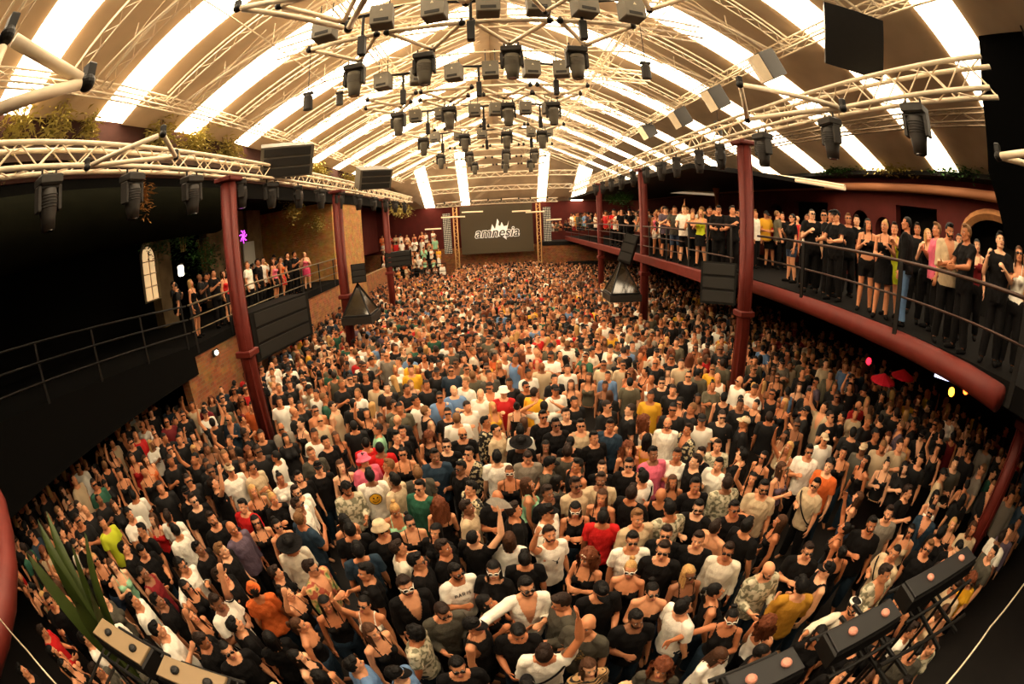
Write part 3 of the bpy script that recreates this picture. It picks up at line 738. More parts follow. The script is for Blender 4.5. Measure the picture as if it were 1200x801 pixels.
# ---- left bar terrace
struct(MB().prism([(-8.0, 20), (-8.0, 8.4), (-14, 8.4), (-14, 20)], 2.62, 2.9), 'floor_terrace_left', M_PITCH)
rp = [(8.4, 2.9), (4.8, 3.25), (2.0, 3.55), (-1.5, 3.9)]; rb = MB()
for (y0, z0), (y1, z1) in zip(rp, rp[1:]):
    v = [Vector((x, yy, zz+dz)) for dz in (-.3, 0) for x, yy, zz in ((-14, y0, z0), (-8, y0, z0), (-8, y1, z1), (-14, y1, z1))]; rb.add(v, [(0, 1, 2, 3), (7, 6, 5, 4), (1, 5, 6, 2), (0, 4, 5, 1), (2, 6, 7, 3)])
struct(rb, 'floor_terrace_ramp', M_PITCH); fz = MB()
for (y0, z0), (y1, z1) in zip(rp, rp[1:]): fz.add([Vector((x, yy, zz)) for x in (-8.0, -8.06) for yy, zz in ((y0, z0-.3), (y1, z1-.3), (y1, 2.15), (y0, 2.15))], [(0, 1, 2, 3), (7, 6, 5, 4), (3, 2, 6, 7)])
struct(fz, 'added_shade_board', M_PITCH)  # board added under the ramp edge to keep light off the people below
struct(MB().prism([(-8.05, 19.9), (-8.05, 7.95), (-8.35, 7.95), (-8.35, 19.9)], 0, 2.62), 'wall_left_brick', M_BRICK)
railing([(-8.0, 8.5), (-8.0, 14), (-8.0, 20)], 2.9, 'pale steel railing in front of the bar terrace above the brick wall', [(-8.0, y) for y in (8.6, 10.4, 12.2, 14, 15.8, 17.6, 19.4)], mids=(.35, .7), m=mat('dull_steel', (120, 106, 84), .4, metal=.6))
tr = thing('terrace_railing', 'dark railing on the unlit ramp of the bar terrace', 'railing', kind='thing')
for h_, nm in ((1.05, 'handrail'), (.7, 'middle_rail'), (.35, 'middle_rail')): MB().path([(-8.0, yy, zz+h_) for yy, zz in rp], .022, 8).build(nm, M_BLACK, tr, True)
for yy in (8.2, 6.6, 5.0, 3.4, 1.8, .2): zz = 2.9+(8.4-yy)*.1; MB().box((-8.0, yy, zz+.5), (.03, .06, 1.1), bev=.006).build('post', M_BLACK, tr)
# pillars and arch behind the terrace
struct(MB().box((-12.6, 16.6, 5), (.5, 3.2, 4.2)).box((-12.6, 12.0, 5), (.5, .9, 4.2)).box((-12.6, 19.2, 5), (.5, 1.4, 4.2)), 'wall_left_stone', mat('dark_stone', (124, 104, 76), .9, noise=.35, scale=2, bump=.4))
struct(MB().box((-11.1, 20.15, 3.4), (6.0, .3, 6.8)), 'wall_left_end', M_BRICKT)
tag(MB().box((-8.2, 22.4, 3.4), (.5, 3.8, 6.8), bev=.03).build('brick_pillar', M_BRICKT), 'tall tan brick pillar standing behind the second red column on the bar side', 'pillar', kind='thing')
struct(MB().box((-8.3, 28.0, 1.2), (.3, 7.2, 2.4)), 'wall_left_far', M_BRICK)
struct(MB().box((-10.5, 30.4, 5.4), (.3, 11, 4.2)), 'wall_left_red', M_REDWALL)
# arched window
ap = at(174, 318, 'x', -12.4)
def arch_poly(w, h, n=10): return [(-w/2, 0), (w/2, 0), (w/2, h-w/2)]+[(w/2*math.cos(PI*i/n), h-w/2+w*.62*math.sin(PI*i/n)) for i in range(1, n)]+[(-w/2, h-w/2)]
aw = thing('arched_window', 'lit pointed arch window with white mullions in the dark bar side wall', 'window', (-12.4, ap.y, ap.z-1.05), kind='thing')
MB().prism(arch_poly(.70, 1.85), 0, .06, YZ.to_4x4()).build('pane', mat('lit_cream_glass', (236, 196, 140), .5, emit=.55), aw)
fb = MB(); pp = arch_poly(.86, 1.97); fb.path([(.10, a, b_) for a, b_ in pp], .07, 4, True); fb.build('stone_surround', mat('arch_stone', (150, 134, 104), .8, noise=.2), aw)
fb = MB(); fb.tube((.10, 0, .05), (.10, 0, 1.75), .025)
for zz in (.5, .95, 1.4): fb.tube((.10, -.34, zz), (.10, .34, zz), .02)
fb.build('mullion', M_WHITE, aw)
lp = at(212, 317, 'x', -8.6)
o = thing('wall_lantern', 'small glowing white box lantern on the dark post beside the arched window', 'lamp', lp, kind='thing')
MB().box((0, 0, 0), (.10, .16, .30), bev=.03).build('lamp_shade', mat('lantern_glass', (255, 240, 210), .4, emit=6), o); MB().box((0, 0, .18), (.13, .19, .04)).build('cap', M_BLACK, o); MB().box((-.08, 0, 0), (.06, .1, .3)).build('bracket', M_BLACK, o)
lp = at(253, 413, 'x', -7.95)
o = thing('bulkhead_lamp', 'tiny white lamp glowing on the brick wall below the bar terrace', 'lamp', lp, kind='thing')
MB().ell((0.03, 0, 0), (.05, .07, .07)).build('glass', mat('lantern_glass', (255, 240, 210), .4, emit=6), o); MB().box((-.02, 0, 0), (.05, .24, .20), bev=.02).build('housing', M_BLACK, o)
# violet neon flower and pale panels near the first column
vp = at(285, 277, 'x', -9.0); o = thing('neon_flower', 'small violet neon flower sign glowing beside the tall bar side column', 'sign', vp, kind='thing')
b = MB()
for i in range(7): a = 2*PI*i/7; b.path([(0, 0, 0), (.02, .16*math.cos(a), .16*math.sin(a)), (0, .24*math.cos(a+.25), .24*math.sin(a+.25))], .018, 6)
b.build('tube', mat('violet_neon', (206, 60, 220), .4, emit=3), o); MB().box((-.06, 0, 0), (.04, .3, .3)).build('backplate', M_BLACK, o)
def panel(px0, px1, py0, py1, x, m, label, name='hanging_banner'):
    a = at(px0, py0, 'x', x); c = at(px1, py1, 'x', x); y0, y1 = sorted((a.y, c.y)); z0, z1 = sorted((a.z, c.z))
    return tag(MB().box((x, (y0+y1)/2, (z0+z1)/2), (.06, y1-y0, z1-z0), bev=.01).build(name, m), label, 'banner', kind='thing')
panel(284, 302, 284, 330, -11.5, mat('pale_grey_cloth', (170, 170, 160), .8), 'pale grey banner hanging behind the tall bar side column')
pm = mat('leafy_poster', (206, 190, 110), .7, noise=.9, scale=2.2)
panel(326, 353, 274, 314, -12.2, pm, 'yellow green leafy poster lit behind the bar terrace drinkers', 'wall_poster')
# ---- big dark round duct beside the left truss
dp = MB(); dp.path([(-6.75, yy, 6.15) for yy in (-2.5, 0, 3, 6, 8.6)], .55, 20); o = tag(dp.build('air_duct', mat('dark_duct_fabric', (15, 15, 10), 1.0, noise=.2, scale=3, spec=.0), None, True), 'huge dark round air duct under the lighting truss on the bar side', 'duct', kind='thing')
for a, c, lab in (((5, 278), (27, 268), 'next to the rear wall'), ((100, 255), (146, 250), 'below the middle of the big duct'), ((205, 246), (220, 243), 'beside the tall column')):
    p0 = at(*a, 'x', -7.0); p1 = at(*c, 'x', -7.0); zz = (p0.z+p1.z)/2-.0
    o = thing('strip_light', 'unlit pinkish strip light %s' % lab, 'light', kind='thing'); MB().tube(p0, p1, .045, n=10).build('tube', mat('dull_pink_tube', (150, 104, 82), .4), o); MB().tube(p0+Vector((-.05, 0, .05)), p1+Vector((-.05, 0, .05)), .03, n=6).build('fitting', M_BLACK, o)
# ================================================================ TRUSSES, RIGGING, LIGHTS
def lattice(tb, bb, p0, p1, side, d, n, rc, rb_, k=1):
    """flat ladder truss: chords into tb, zigzag into bb; side: unit vector between the chords"""
    p0, p1, side = Vector(p0), Vector(p1), Vector(side).normalized()*d
    tb.tube(p0, p1, rc, n=8); tb.tube(p0+side, p1+side, rc, n=8)
    for i in range(n):
        a = p0.lerp(p1, i/n); c = p0.lerp(p1, (i+1)/n)
        if i % 2: a, c = a+side, c
        else: a, c = a, c+side
        bb.tube(a, c, rb_, n=5, cap=False)
        bb.tube(p0.lerp(p1, i/n), p0.lerp(p1, i/n)+side, rb_*.8, n=5, cap=False) if k > 1 else None
def box_truss(name, label, p0, p1, w, h, n, rc=.026, rb_=.011, group=None, m=M_WHITE, lat=None):
    p0, p1 = Vector(p0), Vector(p1); d = (p1-p0).normalized(); up = Vector((0, 0, 1)); sx = (lat or d.cross(up)).normalized(); up = sx.cross(d).normalized() if abs(d.z) > .2 else up
    t = thing(name, label, 'truss', kind='thing', group=group); bb = MB()
    for sgx in (0, 1):
        for sgz in (0, 1): MB().tube(p0+sx*w*sgx+up*h*sgz, p1+sx*w*sgx+up*h*sgz, rc, n=10).build('chord', m, t, True)
    tmp = MB()
    for o1, v, dd in ((Vector((0, 0, 0)), up, h), (sx*w, up, h), (Vector((0, 0, 0)), sx, w), (up*h, sx, w)): lattice(tmp, bb, p0+o1, p1+o1, v, dd, n, rc, rb_)
    bb.build('lattice', m, t)
    return t
box_truss('lighting_truss', 'long white box truss along the bar side carrying a row of moving lights', (-5.0, -.6, 6.58), (-5.0, 25.3, 6.58), .30, .30, 70, .034, .012, lat=Vector((-1, 0, 0)))
box_truss('lighting_truss', 'long white box truss along the dance balcony side carrying moving lights', (5.0, 1.62, 6.94), (5.0, 29.2, 6.94), .32, .38, 76, .034, .012, lat=Vector((1, 0, 0)))
# eave trusses under the roof
box_truss('eave_truss', 'slim white lattice truss under the roof edge above the planters', (-6.55, -2.5, 8.42), (-6.55, 30.5, 8.42), .22, .22, 80, .02, .009, lat=Vector((-1, 0, 0)))
box_truss('eave_truss', 'slim white lattice truss under the roof slope above the dance balcony', (5.78, -2.5, 8.78), (5.78, 30.5, 8.78), .22, .22, 80, .02, .009, lat=Vector((1, 0, 0)))
box_truss('eave_truss', 'low dark lattice truss running just under the skylight ends over the dance balcony', (8.2, -1, 7.55), (8.2, 30.5, 7.55), .3, .25, 60, .022, .009, m=mat('dusty_steel', (110, 92, 70), .5, metal=.3), lat=Vector((1, 0, 0)))
# rafters: pairs of ladder beams in every bay, with tie rods and hangers
for s, xe, side in ((-1, 6.6, 'bar'), (1, 5.9, 'dance balcony')):
    lab = 'white ladder rafter sloping up to the ridge on the %s side' % side; tl = 'white tie rod web bracing the roof on the %s side' % side
    for k in range(-2, 9):
        yb = STR0+PITCH*k+STRW/2
        for j, dy in enumerate((.28, 1.18)):
            y = yb+dy
            if y > 30.5: continue
            t = MB(); b = MB(); lattice(t, b, (s*xe, y, roofz(xe)-.42), (s*.3, y, roofz(.3)-.42), (0, 1, .0), .21, 26, .018, .009); lattice(t, b, (s*xe, y+.1, roofz(xe)-.2), (s*.3, y+.1, roofz(.3)-.2), (0, 0, 1), .02, 1, .016, .001)
            o = t.build('roof_rafter', M_WHITE, None, True); tag(o, lab, 'rafter', 'paired rafters on the %s side' % side, 'thing'); b.build('lattice', M_WHITE, o)
        yc = yb+.95
        if yc > 30: continue
        t = MB(); e = Vector((s*xe, yc, roofz(xe)-.35)); m1 = Vector((s*(xe-2.4), yc, roofz(xe)+.22)); m2 = Vector((s*1.9, yc, 9.35))
        t.tube(e, m1, .026); t.tube(m1, m2, .026); t.tube(m2, (0, yc, 9.35), .026)
        for xx, pt in ((xe-1.2, e.lerp(m1, .5)), (xe-2.4, m1), ((xe-2.4+1.9)/2, m1.lerp(m2, .5)), (1.9, m2)):
            top = Vector((s*xx, yc, roofz(xx)-.25)); t.tube(pt, top, .013, n=6); t.tube(pt, (s*(xx-1.0 if xx > 2 else .4), yc, roofz(max(xx-1.0, .4))-.25), .012, n=6)
        for xx, pt in ((xe-2.4, m1), (1.9, m2)): t.tube(pt, (pt.x, pt.y+PITCH, pt.z), .014, n=6); t.tube(pt, (s*(xx+1.1), pt.y+PITCH/2, roofz(xx+1.1)-.25), .011, n=6)
        tag(t.build('tie_rod', M_WHITE, None, True), tl, 'tie rod', 'tie rods on the %s side' % side, 'thing')
# ridge grid: cross trusses over the dance floor
for k, (y, z, w, lab) in enumerate(((8.3, 9.25, 4.6, 'first over the dance floor'), (11.9, 9.25, 4.6, 'between the first and second rows of moving lights'), (15.4, 9.2, 4.6, 'over the middle of the crowd'), (19.0, 9.1, 4.6, 'fourth towards the screen'), (23.0, 9.0, 4.6, 'fifth towards the screen'), (27.5, 7.95, 5.4, 'in front of the roof end'), (30.5, 7.3, 5.4, 'just above the screen top'))):
    box_truss('cross_truss', 'white box truss across the hall, %s' % lab, (-w, y, z), (w, y, z), .3, .3, 30, .022, .01)
for x in (-2.9, 3.1): box_truss('ridge_truss', 'white lattice truss running lengthwise high above the dance floor, %s side' % ('bar' if x < 0 else 'dance balcony'), (x, 3, 9.6), (x, 29, 9.6), .22, .25, 60, .02, .009)
# triangle frames of white tube
tri_mesh = {}
def tri_frame(P, label, group=None, r=.027):
    P = [Vector(p) for p in P]; c = sum(P, Vector())/3
    t = thing('triangle_frame', label, 'light frame', c, kind='thing', group=group)
    for i in range(3):
        a, b_ = P[i]-c, P[(i+1) % 3]-c; d = (b_-a).normalized(); MB().tube(a+d*.05, b_-d*.05, r, n=12).build('tube', M_WHITE, t, True)
    for p in P:
        q = p-c; b = MB(); b.ell(q, (r*1.5,)*3); b.box(q+Vector((0, 0, .05)), (.05, .05, .09), bev=.01); b.build('clamp', M_BLACK, t)
    return t
def tri_at(x, y, z, s, label, group, r=.046):
    return tri_frame([(x-s/2, y, z), (x+s/2, y, z), (x, y+s*.86, z)], label, group, r)
ROWS = [(5.2, [-2.4, -.35, 1.15, 2.7], 'row next to the camera gantry'), (7.15, [-2.7, -1.15, .40, 1.95], 'row carrying the four largest moving lights'), (11.2, [-2.7, -1.2, .35, 1.9], 'second row above the dance floor'), (12.0, [-3.0, -1.35, .45, 1.85], 'row with the second line of moving lights'), (16.2, [-2.9, -1.15, .5, 2.0], 'row above the middle of the crowd'), (20.6, [-2.8, -1.2, .5, 2.1], 'row beyond the middle of the crowd'), (24.4, [-2.8, -1.2, .55, 2.2], 'row towards the screen'), (27.6, [-2.4, -.8, .8, 2.4], 'last row before the screen')]
proto = None
for y, xs_, lab in ROWS:
    for x in xs_:
        L = 'white tube triangle frame hung flat, %s' % lab
        if proto is None: proto = tri_at(x, y, 8.8, 1.36, L, 'triangle frames, '+lab); continue
        dup(proto, (x, y+1.36*.86/3, 8.8), None, L, 'triangle frames, '+lab)
def T(px, py, t): return Vector((0, 0, CAMH))+ray(px, py)*t
tri_frame([T(8, 42, 1.9), T(102, 97, 2.05), T(-25, 138, 1.75)], 'thick white tube triangle next to the camera, above the hanging bamboo', r=.028)
tri_frame([T(102, 196, 4.6), T(191, 157, 4.5), T(206, 184, 5.3)], 'white tube triangle fixed on the front of the bar side truss')
tri_frame([T(867, 99, 4.5), T(988, 127, 4.2), T(876, 140, 4.9)], 'white tube triangle fixed on the front of the balcony side truss')
tri_frame([T(278, 10, 4.0), T(408, 34, 4.0), T(432, -8, 3.3)], 'white tube triangle high beside the first ceiling speakers')
tri_frame([T(1170, 183, 3.6), T(1215, 178, 3.2), T(1215, 196, 4.0)], 'white tube triangle cut by the edge beside the black drape')
tri_frame([T(618, -8, 5.0), T(639, 14, 5.4), T(676, -8, 5.0)], 'white tube triangle right above the first ceiling speakers, cut by the top edge')
# moving head lights
def moving_head(name, label, loc, rz, group, s=1.0):
    t = thing(name, label, 'moving light', loc, rz, group, 'thing')
    b = MB(); b.box((0, 0, -.10*s), (.42*s, .30*s, .15*s), bev=.03*s); b.box((0, 0, -.015*s), (.10*s, .12*s, .03*s)); b.tube((-.14*s, 0, -.02), (-.14*s, 0, .09*s), .02*s); b.tube((.14*s, 0, -.02), (.14*s, 0, .09*s), .02*s); b.build('base', M_DARK, t)
    b = MB()
    for q in (-1, 1): b.box((q*.20*s, 0, -.34*s), (.06*s, .16*s, .36*s), bev=.02*s)
    b.box((0, 0, -.19*s), (.42*s, .16*s, .05*s), bev=.015*s); b.build('yoke', M_DARK, t)
    b = MB(); b.lathe([(.06*s, -.20*s), (.15*s, -.22*s), (.165*s, -.34*s), (.16*s, -.50*s), (.135*s, -.60*s), (.12*s, -.76*s), (.10*s, -.76*s)][::-1], n=16)
    for k in range(5): b.lathe([(.168*s, -.30*s-.04*k*s), (.176*s, -.305*s-.04*k*s), (.168*s, -.315*s-.04*k*s)][::-1], n=16)
    lh = b.build('lamp_head', M_GREY if 'ceiling' in name else M_DARK, t, True)
    b = MB(); b.lathe([(.095*s, -.775*s), (.095*s, -.755*s)], n=16); b.build('lens', mat('lens_glass', (60, 58, 54), .1, spec=.8), lh)
    return t
mh = None
HR = [(8.25, [-2.79, -1.31, .43, 1.73], 'first row', 1.0), (12.7, [-2.85, -1.29, .47, 1.82], 'second row', 1.0), (17.0, [-2.8, -1.14, .51, 1.92], 'third row', .95), (21.6, [-2.7, -1.26, .58, 2.0], 'fourth row', .95), (25.4, [-1.2, .6, 2.1], 'fifth row', .9)]
spots = ['next to the bar side', 'second from the bar side', 'third from the bar side', 'next to the dance balcony']
mproto = None
for y, xs_, lab, _s in HR:
    for i, x in enumerate(xs_):
        L = 'grey moving light hanging point down, %s above the crowd, %s' % (lab, spots[i if len(xs_) == 4 else i+1])
        if mproto is None: mproto = moving_head('ceiling_moving_light', L, (x, y, 8.72), 0, None)
        else: dup(mproto, (x, y, 8.72), (0, 0, rnd.uniform(-.15, .15)), L)
def tilt(t, a):
    t.rotation_euler = (a, 0, t.rotation_euler[2])
lw = [(57, 215), (155, 216), (225, 226), (283, 232), (318, 232), (350, 235), (376, 236), (398, 238), (420, 240), (438, 241), (452, 242), (463, 242), (474, 243)]
rw = [(1075, 150), (975, 168), (895, 180), (845, 190), (820, 195), (793, 198), (775, 200), (757, 203), (742, 207), (728, 209), (716, 211), (706, 213), (698, 214)]
sproto = None
for side, lst, X, Z in (('bar', lw, -5.12, 6.52), ('balcony', rw, 5.14, 6.88)):
    for i, (px, py) in enumerate(lst):
        y = yat(px, py, X)
        big = side == 'balcony' and i < 2
        L = ('black moving light under the %s side truss, ' % side)+(['next to the camera', 'second along from the camera', 'third along, before the first red column', 'fourth along, by the first red column', 'fifth along the truss'][i] if i < 5 else 'one of the far cluster')
        if sproto is None: sproto = moving_head('truss_moving_light', L, (X, y, Z), PI/2, None)
        o = sproto if (side == 'bar' and i == 0) else dup(sproto, (X, y, Z), (0, 0, PI/2+rnd.uniform(-.6, .6)), L, None)
        if i >= 5: o['group'] = 'far cluster of moving lights, %s side' % side
        o.scale = (.9, .9, .9) if i < 3 else (.8, .8, .8)
# ceiling speakers in pairs
def speaker_box(label, loc, rz=0):
    t = thing('ceiling_speaker', label, 'speaker', loc, rz, None, 'thing'); b = MB(); b.box((0, 0, 0), (.40, .34, .44), bev=.02); cb = b.build('cabinet', M_GREY, t)
    b = MB(); b.box((0, -.172, -.13), (.26, .012, .07), bev=.004); b.build('grille', mat('dark_grille', (34, 31, 27), .8), cb)
    b = MB(); b.prism([(-.03, .06), (.03, .06), (0, .115)], 0, .006, Matrix(((1, 0, 0, 0), (0, 0, -1, -.171), (0, 1, 0, 0), (0, 0, 0, 1)))); b.build('emblem', mat('emblem_grey', (170, 158, 130), .6), cb)
    for x in (-.12, .12): MB().tube((x, 0, .2), (x, 0, .62), .012).build('hanger', M_BLACK, t)
    return t
sp = None
for row, (y, xs_) in enumerate(((6.75, [-2.9, -1.82, -.9, .0, .85, 1.65, 2.5]), (10.3, [-2.7, -1.8, -.9, 0, 1.0, 1.75]), (14.3, [-2.6, -1.7, -.6, .1, 1.1, 1.9]), (18.3, [-2.5, -1.5, -.5, .6, 1.6, 2.3]))):
    for i, x in enumerate(xs_):
        L = 'grey ceiling speaker box in the %s row above the crowd' % ['first', 'second', 'third', 'fourth'][row]; G = 'ceiling speakers, %s row' % ['first', 'second', 'third', 'fourth'][row]
        if sp is None: sp = speaker_box(L, (x, y, 8.95)); sp['group'] = G
        else: dup(sp, (x, y, 8.95), (0, 0, rnd.uniform(-.3, .3)), L, G)
    for i in range(3):
        x = -2.2+i*1.9; b = MB(); b.path([(x-.75, y+.1, 9.22), (x-.3, y+.1, 9.14), (x, y+.1, 9.12), (x+.3, y+.1, 9.14), (x+.75, y+.1, 9.22)], [.012, .03, .04, .03, .012], 6); b.tube((x, y+.1, 9.1), (x, y+.1, 8.6), .03); b.box((x, y+.1, 8.45), (.13, .13, .42), bev=.02)
        tag(b.build('speaker_hanger', M_BLACK), 'black curved hanger bar with a small round-cornered strobe, %s row' % ['first', 'second', 'third', 'fourth'][row], 'hanger', 'hanger bars, %s row' % ['first', 'second', 'third', 'fourth'][row], 'thing')
# single hanging lamps
for px, py, d, lab in ((757, 82, 9, 'on a long cable beside the ridge trusses, balcony side'), (361, 118, 9, 'on a long cable above the bar side eave truss'), (398, 115, 12, 'low behind the bar side rafters'), (842, 150, 12, 'before the black speaker stack, balcony side')):
    p = T(px, py, d); b = MB(); t = thing('hanging_spotlight', 'small black spotlight hanging %s' % lab, 'light', p, kind='thing'); b.tube((0, 0, .1), (0, 0, roofz(p.x)-p.z-.05), .008, n=5); b.build('cable', M_BLACK, t)
    b = MB(); b.lathe([(.05, -.2), (.10, -.2), (.10, .08), (.05, .14)], n=12); b.box((0, 0, .16), (.22, .1, .06), bev=.01); b.build('lamp_body', M_DARK, t)
M_DARKB = mat('speaker_black', (24, 22, 20), .7, spec=.1)
def cab(name, label, loc, rot, dims, m=M_DARKB, grilles=True):
    t = thing(name, label, 'speaker', loc, 0, None, 'thing'); t.rotation_euler = rot; w, d, h = dims
    MB().prism([(-w/2, -d/2), (w/2, -d/2), (w*.42, d/2), (-w*.42, d/2)], -h/2, h/2).build('cabinet', m, t)
    if grilles:
        for k in range(3): MB().box((0, -d/2-.01, h*(.32-.32*k)), (w*.88, .02, h*.27), bev=.01).build('grille', mat('dark_grille', (34, 31, 27), .8), t)
    return t
cab('hanging_loudspeaker', 'large black loudspeaker hanging from the roof beside the balcony side truss', T(997, 48, 7.6), (R(25), R(10), R(-35)), (1.0, .8, 1.05), M_BLACK, False)
cab('hanging_loudspeaker', 'tan loudspeaker hanging behind the bar side truss, before the second planter', T(333, 187, 10.5), (R(20), 0, R(40)), (1.3, .7, .75), M_GREY)
cab('hanging_loudspeaker', 'far tan loudspeaker hanging above the end of the bar side truss', T(436, 208, 15), (R(20), 0, R(40)), (1.2, .7, .7), M_GREY)
cab('column_loudspeaker', 'dark loudspeaker hung on the balcony edge at the thick red column', T(842, 332, 9.0), (R(-10), 0, R(-30)), (.75, .5, .85))
cab('column_loudspeaker', 'dark loudspeaker on the second bar side column above the pyramid', T(420, 320, 14.2), (R(-5), 0, R(20)), (.48, .45, .62))
cab('column_loudspeaker', 'slim dark loudspeaker on the third bar side column', T(466, 303, 20.5), (0, 0, R(20)), (1.3, .5, .7))
cab('column_loudspeaker', 'black loudspeaker tilted over the glass pyramid on the balcony column', T(737, 292, 14.6), (R(-15), R(15), R(-30)), (.45, .5, 1.0))
cab('bass_stack', 'big dark bass stack in front of the bar terrace wall, beside the tall column', at(322, 384, 'x', -7.5)+Vector((0, 0, .1)), (0, 0, R(80)), (3.2, .9, 1.5))
cab('bass_stack', 'dark bass stack beside the far brick wall at the stage foot', at(685, 312, 'y', 32.5), (0, 0, 0), (3.0, .9, .8))
for px, py, d, lab in ((892, 80, 8.6, 'first along the balcony side eave'), (833, 118, 11, 'second along the balcony side eave'), (793, 140, 13.5, 'third along the balcony side eave'), (756, 155, 17, 'last along the balcony side eave')):
    p = T(px, py, d); t = thing('horn_speaker', 'white sided horn speaker, %s' % lab, 'speaker', p, 0, None, 'thing'); b = MB(); b.prism([(-.1, -.3), (.4, -.22), (.4, .22), (-.1, .1)], -.28, .28, Matrix.Rotation(R(-30), 4, 'Y')); b.build('cabinet', M_DARK, t); b = MB(); b.prism([(-.32, -.22), (-.12, -.3), (-.12, .12)], -.26, .26, Matrix.Rotation(R(-30), 4, 'Y')); b.build('side_panel', M_WHITE, t)
# black drape and rigging near the camera on the balcony side
t = thing('black_drape', 'black drape and rigging hanging beside the camera over the dance balcony', 'drape', kind='thing')
XD = 7.2
def dp_(px, py): p = at(px, py, 'x', XD); return (p.y, p.z)
out = [dp_(1120, -20), dp_(1145, 30), dp_(1150, 110), dp_(1158, 200), dp_(1180, 290), (-2.5, 4.95), (-2.5, 10.5)]
b = MB(); b.prism(out, XD, XD+.12, Matrix(((0, 0, 1, 0), (1, 0, 0, 0), (0, 1, 0, 0), (0, 0, 0, 1)))); b.build('cloth', mat('black_cloth', (6, 6, 6), 1.0, spec=0), t)
b = MB()
for k in range(7): z = 5.7+k*.55; b.tube((XD-.06, -2.4, z), (XD-.06, 1.3-.04*k, z), .02)
for yy in (-1.2, 0, 1.1): b.tube((XD-.09, yy, 5.2), (XD-.09, yy, 9.6), .022)
b.build('scaffold_bar', M_BLACK, t)
b = None
for k in range(9): MB().ell((XD-.12, rnd.uniform(.2, 1.1), rnd.uniform(5.8, 8.6)), (.03, .03, .03)).build('shackle', M_CHROME, t)
# strip lights under the balcony roof
for (a, c, X, lab) in (((882, 205), (990, 221), 9.6, 'over the near drinkers on the dance balcony'), ((757, 224), (838, 228), 9.6, 'over the far end of the dance balcony')):
    p0, p1 = at(*a, 'x', X), at(*c, 'x', X); o = thing('strip_light', 'long cream strip light %s' % lab, 'light', kind='thing'); MB().tube(p0, p1, .06, n=10).build('tube', mat('cream_tube', (236, 206, 164), .4, emit=.25), o); MB().tube(p0+Vector((0, 0, .08)), p1+Vector((0, 0, .08)), .05, n=6).build('fitting', M_WHITE, o)
tag(MB().box((8.6, 22, 6.62), (6.2, 21.5, .14)).build('canopy', M_DARKWALL), 'dark flat canopy over the far part of the dance balcony', 'canopy', kind='thing')
tag(MB().lathe([(.12, 3.7), (.08, 3.9), (.07, 6.0), (.16, 6.5)], (9.3, 16.5, 0), 12).build('canopy_post', mat('tan_stone', (200, 140, 88)), None, True), 'slim tan post with flared top under the balcony canopy', 'post', kind='thing')
# glass pyramids
def pyramid(base, apex, label):
    B = [Vector(b) for b in base]; c = sum(B, Vector())/4; t = thing('glass_pyramid', label, 'sculpture', c, kind='thing'); A = Vector(apex)-c; B = [q-c for q in B]
    gm = mat('smoky_glass', (54, 46, 34), .08, metal=.1, spec=.9)
    b = MB(); b.add([A*.985]+[q*.97 for q in B], [(0, 1, 2), (0, 2, 3), (0, 3, 4), (0, 4, 1), (4, 3, 2, 1)]); b.build('pane', gm, t)
    b = MB()
    for i in range(4): b.tube(B[i], A, .03); b.tube(B[i], B[(i+1) % 4], .03)
    b.build('frame', M_BLACK, t)
    b = MB(); b.prism([(q.x*1.12, q.y*1.12) for q in B], -.28, -.04); b.build('plinth', M_DARK, t)
    b = MB(); b.tube(A, A+Vector((0, 0, .5)), .012); b.build('cable', M_BLACK, t)
for (x0, x1, y, z0, z1, lab) in ((-5.15, -4.2, 13.3, 2.42, 3.4, 'dark glass pyramid hanging beside the second bar side column'), (3.72, 4.75, 14.4, 2.45, 3.6, 'dark glass pyramid with bright reflections hanging at the balcony edge')):
    pyramid([(x0, y-.5, z0), (x1, y-.5, z0), (x1, y+.5, z0), (x0, y+.5, z0)], ((x0+x1)/2, y, z1), lab)
# ---- screen, posts and LED columns
t = thing('stage_screen', 'wide dark grey screen with the white club logo on the far wall', 'screen', (-.1, 35.0, 4.45), kind='thing')
MB().box((0, .1, 0), (5.9, .12, 4.0), bev=.02).build('panel', mat('screen_grey', (84, 74, 56), .5, emit=.0), t)
lg = at(582, 272, 'y', 34.9)-Vector((-.1, 35.0, 4.45))
star = MB(); sp_ = [(-.95, -.05), (-.7, .75), (-.35, .15), (.0, 1.35), (.2, 1.0), (.1, .6), (.35, .5), (.55, .95), (.8, .45), (1.25, .5), (1.5, 1.05), (1.25, .1), (1.05, -.35), (1.1, -1.1), (.6, -.75), (.1, -.72), (-.25, -.6), (-.1, -.3)]
star.prism([(x*.62, y*.72) for x, y in sp_], 0, .02, Matrix(((1, 0, 0, lg.x+.1), (0, 0, 1, .02), (0, 1, 0, lg.z+.15), (0, 0, 0, 1)))); star.build('star_splash', mat('logo_white', (244, 236, 220), .6, emit=.35), t)
def text(body, size, m, parent, loc, rot, off=0.0, ext=.005, shear=.25, name='lettering', sx=1.0):
    cu = bpy.data.curves.new(name, 'FONT'); cu.body = body; cu.size = size; cu.align_x = 'CENTER'; cu.align_y = 'CENTER'; cu.extrude = ext; cu.offset = off; cu.shear = shear; 
    tmp = bpy.data.objects.new(name, cu); COL.objects.link(tmp); me = bpy.data.meshes.new_from_object(tmp.evaluated_get(bpy.context.evaluated_depsgraph_get())); bpy.data.objects.remove(tmp)
    me.materials.clear(); me.materials.append(m); o = bpy.data.objects.new(name, me); COL.objects.link(o); o.parent = parent; o.location = loc; o.rotation_euler = rot; o.scale = (sx, 1, 1); return o
text('amnesia', 1.15, mat('logo_white', (244, 236, 220), .6, emit=.35), t, (lg.x, -.02, lg.z-.02), (R(90), 0, 0), .055, name='lettering_outline', sx=.97)
